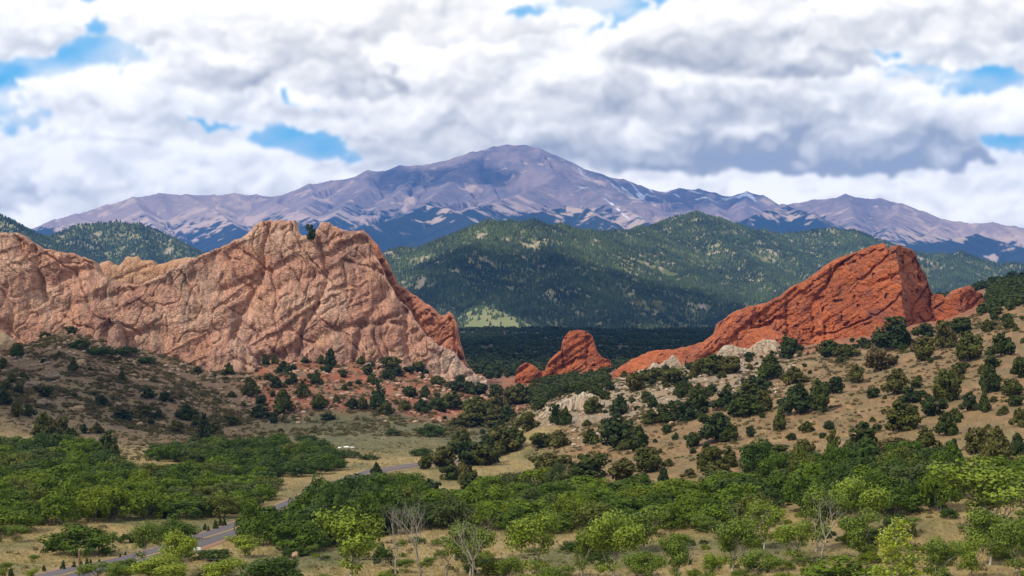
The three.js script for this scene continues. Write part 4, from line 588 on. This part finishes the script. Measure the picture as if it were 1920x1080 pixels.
// ------------------------------------------------------------------ what nobody could count
function scatter(name, geo, mat, list, label, tone) {
  const m = new THREE.InstancedMesh(geo, mat, list.length), M = new THREE.Matrix4(), Q = new THREE.Quaternion(), up = V(0, 1, 0), c = new THREE.Color();
  list.forEach(([x, y, z, w, h, a], i) => { M.compose(V(x, y, z), Q.setFromAxisAngle(up, a), V(w, h, w)); m.setMatrixAt(i, M); if (tone) m.setColorAt(i, c.setRGB(...tone(x, z, i))); });
  return add(m, name, label, null, null, 'stuff');
}
{ // scattered junipers between the placed ones, low scrub, grass, stones
  const r = rngOf(55), low = [], gr = [], st = [], cones = [], grassR = [];
  const scrubGeo = leafCloud(rngOf(56), [{ x: 0, y: 0.35, z: 0, r: 0.4, f: 0.9 }, { x: 0.25, y: 0.25, z: 0.1, r: 0.28 }, { x: -0.22, y: 0.3, z: -0.12, r: 0.3 }], 60, 0.15, { jit: 0.8, shell: 0.7 });
  const clear = (x, d, m) => !used.some(([a, b, s]) => Math.abs(a - x) < s + m && Math.hypot(a - x, b - d) < s + m);
  for (let n = 0; n < 22000; n++) { const px = lerp(1000, 2150, r()), d = lerp(300, 640, Math.sqrt(r())), x = (px - 960) / F * d; if (n2(x / 14, d / 14, 3.3) < -0.1 || r() < 0.45) continue; const s = 0.45 + 1.0 * r() * r(); low.push([x, ground(x, d) - 0.05, -d, s * 1.5, s, r() * 6.28]); }
  for (let n = 0; n < 20000; n++) { const px = lerp(-250, 990, r()), d = lerp(540, 800, r()), x = (px - 960) / F * d; if (n2(x / 16, d / 16, 5.3) < -0.2 || px > 470 && r() < 0.6) continue; const s = 0.5 + 1.9 * r() * r(); low.push([x, ground(x, d) - 0.05, -d, s * 1.5, s, r() * 6.28]); }
  for (let n = 0; n < 8000; n++) { const px = lerp(-250, 1000, r()), d = lerp(420, 640, r()), x = (px - 960) / F * d; if (n2(x / 16, d / 16, 6.3) < (px < 520 ? -0.3 : 0.02) || roadNear(x, d, 7)) continue; const s = 0.3 + (px < 520 ? 1.3 : 0.5) * r() * r(); low.push([x, ground(x, d) - 0.05, -d, s * 1.5, s, r() * 6.28]); }
  for (let n = 0; n < 2600; n++) { const px = lerp(-100, 2050, r()), d = lerp(165, 300, r()), x = (px - 960) / F * d; if (n2(x / 9, d / 9, 1.3) < 0.12 || roadNear(x, d, 6.5)) continue; const s = 0.3 + 0.9 * r() * r(); low.push([x, ground(x, d) - 0.05, -d, s * 1.4, s, r() * 6.28]); }
  const brush = [[], [], []]; for (let n = 0; n < 900; n++) { const px = lerp(-80, 2050, r()), d = lerp(150, 245, r()), x = (px - 960) / F * d; if (n2(x / 11, d / 11, 4.1) < 0.16 - 0.22 * sstep(1000, 1400, px) || roadNear(x, d, 6.5) || px < 500 && r() < 0.5) continue; const s = 0.9 + 2.4 * r() * r(); brush[n % 3].push([x, ground(x, d) - 0.1, -d, s * 1.5, s, r() * 6.28]); }
  brush.forEach((l, i) => scatter('low_brush', i === 2 ? cottonKit[3][1] : oakGeo[i], [tints.oak[2], tints.oak[3], tints.cotton[1]][i], l, 'green brush growing along the near meadow'));
  const a = [], b = []; low.forEach((o, i) => (i % 7 < 5 ? a : b).push(o));
  scatter('sagebrush', scrubGeo, tints.sage[0], a, 'grey-green sagebrush dotted over the slopes'); scatter('low_scrub', scrubGeo, tints.juniper[3], b, 'dark low scrub dotted over the slopes');
  const blade = new THREE.BufferGeometry(), P = []; for (let k = 0; k < 7; k++) { const t = k * 0.9, c = Math.cos(t), s = Math.sin(t); P.push(c * 0.1 - s * 0.05, 0, s * 0.1 + c * 0.05, c * 0.1 + s * 0.05, 0, s * 0.1 - c * 0.05, c * 0.42, 0.75 + 0.25 * Math.sin(k * 2.1), s * 0.42); } blade.setAttribute('position', new THREE.BufferAttribute(new Float32Array(P), 3)); blade.computeVertexNormals();
  const straw = new THREE.MeshStandardMaterial({ color: col(1, 1, 1), roughness: 0.9, side: THREE.DoubleSide });
  for (let n = 0; n < 52000; n++) { const px = lerp(-250, 2150, r()), d = lerp(150, 520, Math.pow(r(), 1.1)), x = (px - 960) / F * d; if (slopeRough(px, d) > 0.9 && r() < 0.5 || roadNear(x, d, 5.2)) continue; const s = 0.3 + 0.45 * r(); grassR.push([x, ground(x, d) - 0.03, -d, s * 1.2, s, r() * 6.28]); }
  scatter('grass', blade, straw, grassR, 'dry grass tufts over the meadow', (x, z) => { const g = clamp(0.35 + fbm(x / 23, -z / 40, 3, 1.2) + 0.25 * (n2(x * 3, z * 3) )), q = mix3([0.36, 0.255, 0.09], [0.14, 0.16, 0.035], g), k = 0.8 + 0.4 * Math.abs(n2(x * 9, z * 9)); return [q[0] * k, q[1] * k, q[2] * k]; });
  // stones
  const wild = [[], [], []]; for (let n = 0; n < 1500; n++) { const px = lerp(-250, 1120, r()), d = lerp(560, 800, r()), x = (px - 960) / F * d, den = sstep(400, 520, px) * 0.24 + sstep(640, 560, d) * 0.25 + 0.12; if (r() > den || n2(x / 22, d / 22, 7.1) < -0.15 || d < 640 && px > 560 && px < 900) continue; const s = 1.5 + 3.4 * r() * r(); wild[n % 3].push([x, ground(x, d) - 0.1, -d, s * 1.3, s, r() * 6.28]); }
  for (let n = 0; n < 820; n++) { const px = lerp(1080, 2150, r()), d = lerp(310, 650, r()), x = (px - 960) / F * d, den = 0.3 + 0.7 * sstep(1560, 1300, px) * sstep(400, 520, d); if (r() > den || !clear(x, d, 0.5)) continue; const s = 1.2 + 3.0 * r() * r(); wild[n % 3].push([x, ground(x, d) - 0.1, -d, s * 1.3, s, r() * 6.28]); }
  wild.forEach((l, i) => scatter('juniper_scrub', juniperGeo[i * 3 % 9 + (i === 1 ? 1 : 0)], tints.juniper[i], l, 'small wild junipers scattered between the larger ones'));
  const stoneGeo = new THREE.IcosahedronGeometry(0.5, 1); { const p = stoneGeo.attributes.position; for (let i = 0; i < p.count; i++) { const q = 0.8 + 0.45 * n3(p.getX(i) * 3, p.getY(i) * 3, p.getZ(i) * 3 + 4); p.setXYZ(i, p.getX(i) * q, p.getY(i) * q * 0.8, p.getZ(i) * q); } stoneGeo.computeVertexNormals(); }
  for (let n = 0; n < 9000; n++) { const px = lerp(-250, 990, r()), d = lerp(585, 790, Math.sqrt(r())), x = (px - 960) / F * d; if (n2(x / 12, d / 12, 8.3) < -0.05) continue; const s = 0.5 + 2.0 * Math.pow(r(), 4); st.push([x, ground(x, d) + s * 0.1, -d, s * 1.3, s, r() * 6.28]); }
  for (let n = 0; n < 3600; n++) { const px = lerp(1000, 1500, r()), d = lerp(430, 620, r()), x = (px - 960) / F * d, y = ground(x, d); if (n2(x / 10, d / 10, 2.9) < 0.0) continue; const s = 0.35 + 1.2 * Math.pow(r(), 4); st.push([x, y + s * 0.1, -d, s * 1.3, s, r() * 6.28]); }
  scatter('rubble', stoneGeo, flat(1, 1, 1), st, 'broken stones strewn over the slopes', (x, z, i) => { const px = 960 + F * x / -z, t = Math.abs(n2(i * 3.7, 1.1)) * 2; return px > 995 ? mix3([0.42, 0.34, 0.25], [0.31, 0.21, 0.13], clamp(t)) : px > 470 ? mix3([0.36, 0.17, 0.10], [0.40, 0.29, 0.20], clamp(t)) : mix3([0.26, 0.17, 0.11], [0.34, 0.24, 0.16], clamp(t)); });
  // boulders, one by one
  const bl = []; for (let k = 0; k < 3; k++) { const g = new THREE.IcosahedronGeometry(0.5, 3), p = g.attributes.position; for (let i = 0; i < p.count; i++) { const X = p.getX(i), Y = p.getY(i), Z = p.getZ(i), q = 0.85 + 0.4 * n3(X * 2.2 + k * 9, Y * 2.2, Z * 2.2) + 0.14 * n3(X * 7, Y * 7 + k, Z * 7); p.setXYZ(i, X * q * 1.25, Y * q * 0.85, Z * q); } g.computeVertexNormals(); bl.push(g); }
  const bm = [flat(0.34, 0.21, 0.12), flat(0.29, 0.17, 0.11), flat(0.23, 0.165, 0.115), flat(0.38, 0.26, 0.15)];
  const B = [[150, 650, 14, 'grey boulder beside the dark ledge bushes'], [212, 660, 15, 'golden boulder below the strip of green bushes'], [100, 715, 24, 'orange tilted boulder on the bare slope'], [152, 690, 22, 'stacked pinkish boulder on the slope centre'], [252, 707, 10, 'round orange boulder high on the shrubby slope'], [190, 655, 10, 'small pink boulder among the ledge bushes'], [58, 730, 26, 'long reddish boulder on the shrubby slope'], [135, 650, 18, 'pale rounded boulder at the top of the slope'], [85, 637, 12, 'orange boulder at the cliff foot'], [110, 628, 12, 'yellowish block heap at the cliff foot'], [78, 762, 22, 'pink boulder between two dark bushes'], [148, 772, 20, 'salmon boulder low on the shrubby slope'], [135, 772, 14, 'smaller salmon boulder beside the larger one'], [500, 725, 16, 'red overhanging boulder on the red soil slope'], [700, 745, 12, 'cream block among the red soil junipers'], [262, 800, 12, 'orange boulder above the western thicket'], [305, 800, 14, 'red boulder above the western thicket'], [540, 690, 9, 'white block at the cliff foot'], [690, 690, 14, 'pale block heap below the dead pine'], [8, 668, 40, 'tall orange pillar boulder at the frame edge'], [553, 1048, 12, 'upright pinkish stone at the meadow edge']];
  B.forEach(([px, py, w, label], i) => { const q = drop(px, py, 150), k = q[2] / F, m = new THREE.Mesh(bl[i % 3], bm[i % 4]), tall = /pillar|upright/.test(label) ? 1.7 : 0.95; m.position.set(q[0], q[1] + w * k * 0.28 * tall, -q[2]); m.scale.set(w * k, w * k * tall * 0.9, w * k); m.rotation.y = i * 1.7; m.rotation.z = 0.25 * Math.sin(i * 3); add(m, 'boulder', label, 'rock'); });
  const wm = flat(0.66, 0.64, 0.59); [[637, 845, 7], [650, 844, 11], [661, 845, 8], [925, 857, 6]].forEach(([px, py, w], i) => { const q = drop(px, py, 150), k = q[2] / F, m = new THREE.Mesh(bl[i % 3], wm); m.position.set(q[0], q[1] + (i < 3 ? 0.9 : 0.4), -q[2]); m.scale.set(w * k, w * k * 0.5, w * k); add(m, 'white_boulder', ['leftmost white rock in the row beyond the road', 'largest white rock in the row beyond the road', 'last white rock in the row beyond the road', 'small white rock on the juniper knoll'][i], 'rock'); });
}
// dark shrubs that stand alone
for (const [px, py, h, w, v, label] of [[790, 855, 18, 52, 0, 'flat green shrub beyond the road end'], [810, 819, 26, 62, 1, 'dark shrub pair in the sage meadow'], [737, 817, 15, 34, 2, 'small green shrub at the stony meadow edge'], [650, 858, 16, 62, 3, 'low green hedge-like shrub below the white rocks'], [575, 826, 12, 50, 4, 'green shrub below the pale bank'], [150, 655, 22, 44, 5, 'dark bush on the ledge at the cliff foot'], [190, 668, 22, 70, 6, 'dark bush strip along the ledge'], [235, 668, 18, 66, 7, 'end of the dark bush strip along the ledge'], [275, 682, 15, 40, 0, 'dark bush below the ledge strip'], [33, 672, 20, 26, 2, 'bush beside the pillar boulder'], [690, 862, 12, 40, 3, 'grey shrub by the road verge'], [860, 826, 12, 30, 4, 'low shrub near the knoll']]) { const q = drop(px, py, 150), k = q[2] / F; tree('oak', 'shrub', q[0], q[1] - 0.1, -q[2], w * k, h * k * 1.15, v, 2, v, label, 'shrub'); }
// saplings along the road
{ const list = [[20, 1082, 18], [43, 1082, 14], [82, 1078, 20], [104, 1074, 16], [118, 1072, 14], [130, 1068, 16], [138, 1064, 10], [155, 1064, 10], [197, 1056, 9], [208, 1052, 8], [366, 1004, 14], [372, 1006, 12], [386, 1002, 20], [396, 996, 17], [404, 996, 17], [446, 974, 10], [454, 972, 10]]; list.forEach(([px, py, h], i) => { const q = drop(px, py, 120), k = q[2] / F; if (roadNear(q[0], q[2], 4.6)) q[2] += 8, q[1] = ground(q[0], q[2]); tree('juniper', 'juniper_sapling', q[0], q[1], -q[2], h * k * 0.6, h * k, 1 + 3 * (i % 3), i % 4, i, 'small juniper sapling on the road verge, ' + (i === list.length - 1 ? 'rightmost' : i ? ordinal(i) + ' from left' : 'leftmost'), 'sapling', 'saplings on the road verge'); }); }
// post, sign, fence
{
  const brown = flat(0.17, 0.09, 0.06), q = drop(148, 1082, 120), H = 50 * q[2] / F, g = new THREE.Group(); part(g, 'pole', limb(V(0, -0.4, 0), V(0.03, H, 0), 0.16, 0.12, 10), brown); part(g, 'cap', new THREE.CylinderGeometry(0.125, 0.14, 0.1, 10).translate(0.03, H, 0), flat(0.3, 0.2, 0.14)); g.position.set(q[0], q[1], -q[2]); add(g, 'wooden_post', 'tall brown wooden post by the lower road', 'post');
  const s = drop(369, 1046, 120), k = s[2] / F, sg = new THREE.Group(), sh = new THREE.Shape(); sh.moveTo(-7 * k, 6 * k); sh.lineTo(7 * k, 6 * k); sh.lineTo(7 * k, -6 * k); sh.lineTo(5 * k, -6 * k); sh.lineTo(-8 * k, 4.5 * k); part(sg, 'panel', new THREE.ExtrudeGeometry(sh, { depth: 0.03, bevelEnabled: false }).translate(0, 13 * k, 0), flat(0.62, 0.72, 0.74, 0.4)); for (const x of [-2, 6]) part(sg, 'leg', limb(V(x * k, -0.3, -0.05), V(x * k, 13 * k, -0.05), 0.04, 0.04, 6), brown); sg.position.set(s[0], s[1], -s[2]); add(sg, 'road_sign', 'pale blue-white sign panel beside the road', 'sign');
  const fence = (pts, label) => { const f = new THREE.Group(), P = pts.map(([px, py]) => { const a = drop(px, py, 120); return V(a[0], a[1], -a[2]); }), o = P[0].clone(), tops = []; const n = Math.round(P[0].distanceTo(P[1]) / 5); for (let i = 0; i <= n; i++) { const p = P[0].clone().lerp(P[1], i / n); p.y = ground(p.x, -p.z); p.sub(o); tops.push(p); part(f, 'post', limb(V(p.x, p.y - 0.3, p.z), V(p.x + 0.03 * Math.sin(i * 3), p.y + 1.35, p.z), 0.055, 0.045, 6), brown); } for (const h of [0.45, 0.85, 1.2]) part(f, 'wire', mergeGeometries(tops.slice(1).map((b, i) => limb(tops[i].clone().add(V(0, h, 0)), b.clone().add(V(0, h, 0)), 0.012, 0.012, 4))), flat(0.2, 0.17, 0.15, 0.6)); f.position.copy(o); add(f, 'wire_fence', label, 'fence'); };
  fence([[380, 1066], [1500, 1046]], 'wire fence on thin brown posts across the near meadow'); fence([[505, 925], [640, 905]], 'short wire fence between the thickets beyond the road');
}
// the wooded valley and foothills
{
  const r = rngOf(61), cone = (() => { const g = new THREE.ConeGeometry(0.5, 1, 6, 2); g.translate(0, 0.5, 0); const p = g.attributes.position; for (let i = 0; i < p.count; i++) { const k = 1 + 0.5 * n3(p.getX(i) * 5, p.getY(i) * 5, p.getZ(i) * 5 + 9); p.setXYZ(i, p.getX(i) * k, p.getY(i), p.getZ(i) * k); } g.deleteAttribute('uv'); g.computeVertexNormals(); return g; })();
  const round = leafCloud(rngOf(62), [{ x: 0, y: 0.5, z: 0, r: 0.4, f: 1.05 }, { x: 0.18, y: 0.36, z: 0.1, r: 0.3 }, { x: -0.16, y: 0.4, z: 0.1, r: 0.3 }], 90, 0.16, { jit: 0.6, shell: 0.75 });
  const pine = new THREE.MeshStandardMaterial({ color: col(1, 1, 1), roughness: 0.95 }), tone = (k) => (x, z, i) => { const a = 0.65 + 0.7 * Math.abs(n2(i * 1.7, 0.3)) * 2, w = clamp(0.5 + fbm(x / 160, z / 160, 2, 3)), c = mix3([0.030, 0.047, 0.022], [0.072, 0.100, 0.032], w); return [c[0] * a * k, c[1] * a * k, c[2] * a * k]; };
  const wood = (n, p0, p1, d0, d1, h, s, hs) => { const out = []; for (let i = 0; i < n; i++) { const d = Math.sqrt(lerp(d0 * d0, d1 * d1, r())), px = lerp(p0, p1, r()), x = (px - 960) / F * d, a = fbm(x / 70, d / 90, 4, s), b = fbm(x / 26, d / 26, 3, s + 3); if (b + 0.55 * a > 0.48 || r() < 0.25 + 0.5 * a || s === 2.2 && d < 3400 && r() < 0.8 * sunlitGlade(x, d)) continue; const y = h(x, d), H = hs * (0.6 + 0.7 * r()); out.push([x, y - 0.6, -d, H * 0.68, H, r() * 6.28]); } return out; };
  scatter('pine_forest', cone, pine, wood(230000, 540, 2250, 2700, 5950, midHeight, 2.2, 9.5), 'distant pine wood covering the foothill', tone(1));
  scatter('pine_forest', cone, pine, wood(50000, -300, 560, 3500, 5300, westHeight, 4.7, 9.5), 'distant pine wood behind the cliff', tone(0.9));
  const valley = []; for (let i = 0; i < 15000; i++) { const d = Math.sqrt(lerp(880 ** 2, 2750 ** 2, r())), px = lerp(700, 2150, r()), x = (px - 960) / F * d; if (n2(x / 60, d / 60, 2.4) < -0.42) continue; const H = 3.2 + 3.6 * r(); valley.push([x, ground(x, d) - 0.2, -d, H * 1.15, H, r() * 6.28]); }
  scatter('valley_wood', round, tints.juniper[2], valley, 'dark wood filling the valley behind the rocks');
  const ledge = []; for (let i = 0; i < 2200; i++) { const px = r() < 0.4 ? lerp(1000, 1200, r()) : lerp(1840, 2200, r()), d = lerp(px > 1500 ? 560 : 640, 1000, r()), x = (px - 960) / F * d; const H = 2.5 + 2 * r(); if (px > 1140 && px < 1850 && d > 640) continue; ledge.push([x, ground(x, d) - 0.2, -d, H * 1.15, H, r() * 6.28]); }
  scatter('valley_wood', round, tints.juniper[0], ledge, 'dark junipers massed between the rocks');
}
// ------------------------------------------------------------------ clouds overhead, out of view, whose shadows lie on the foothill and the valley
{
  const mat = new THREE.MeshStandardMaterial({ color: col(0.9, 0.9, 0.9), roughness: 1 });
  const cloud = (px, d, rx, rz, alt, seed, y0 = 150) => {
    const r = rngOf(seed), x = (px - 960) / F * d, k = alt / SUN.y, c = V(x, y0, -d).addScaledVector(SUN, k), parts = [];
    for (let i = 0; i < 22; i++) { const a = i * 2.4, q = Math.sqrt((i + 0.5) / 22) * 0.82, s = (0.22 + 0.16 * r()) * Math.min(rx, rz), g = new THREE.IcosahedronGeometry(s, 3), p = g.attributes.position; for (let n = 0; n < p.count; n++) { const f = 0.92 + 0.3 * n3(p.getX(n) / s * 1.7 + i, p.getY(n) / s * 1.7, p.getZ(n) / s * 1.7); p.setXYZ(n, p.getX(n) * f * 1.2, Math.max(p.getY(n) * f, -s * 0.25) * 0.7, p.getZ(n) * f * 1.2); } g.translate(Math.cos(a) * q * rx, 0, Math.sin(a) * q * rz); parts.push(g); }
    const g = mergeGeometries(parts); g.computeVertexNormals(); const m = new THREE.Mesh(g, mat); m.position.copy(c); add(m, 'cloud', 'white cumulus cloud drifting overhead', null, null, 'structure');
  };
  cloud(1100, 3650, 470, 620, 2200, 1); cloud(1340, 1950, 400, 850, 2000, 2); cloud(1000, 1500, 260, 520, 1900, 3); cloud(1890, 1150, 180, 380, 1900, 4); cloud(40, 600, 95, 150, 1900, 7, 20); cloud(840, 16100, 900, 560, 3300, 5, 1750); cloud(1340, 16600, 1350, 520, 3300, 6, 1600);
}
renderer.render(scene, camera);
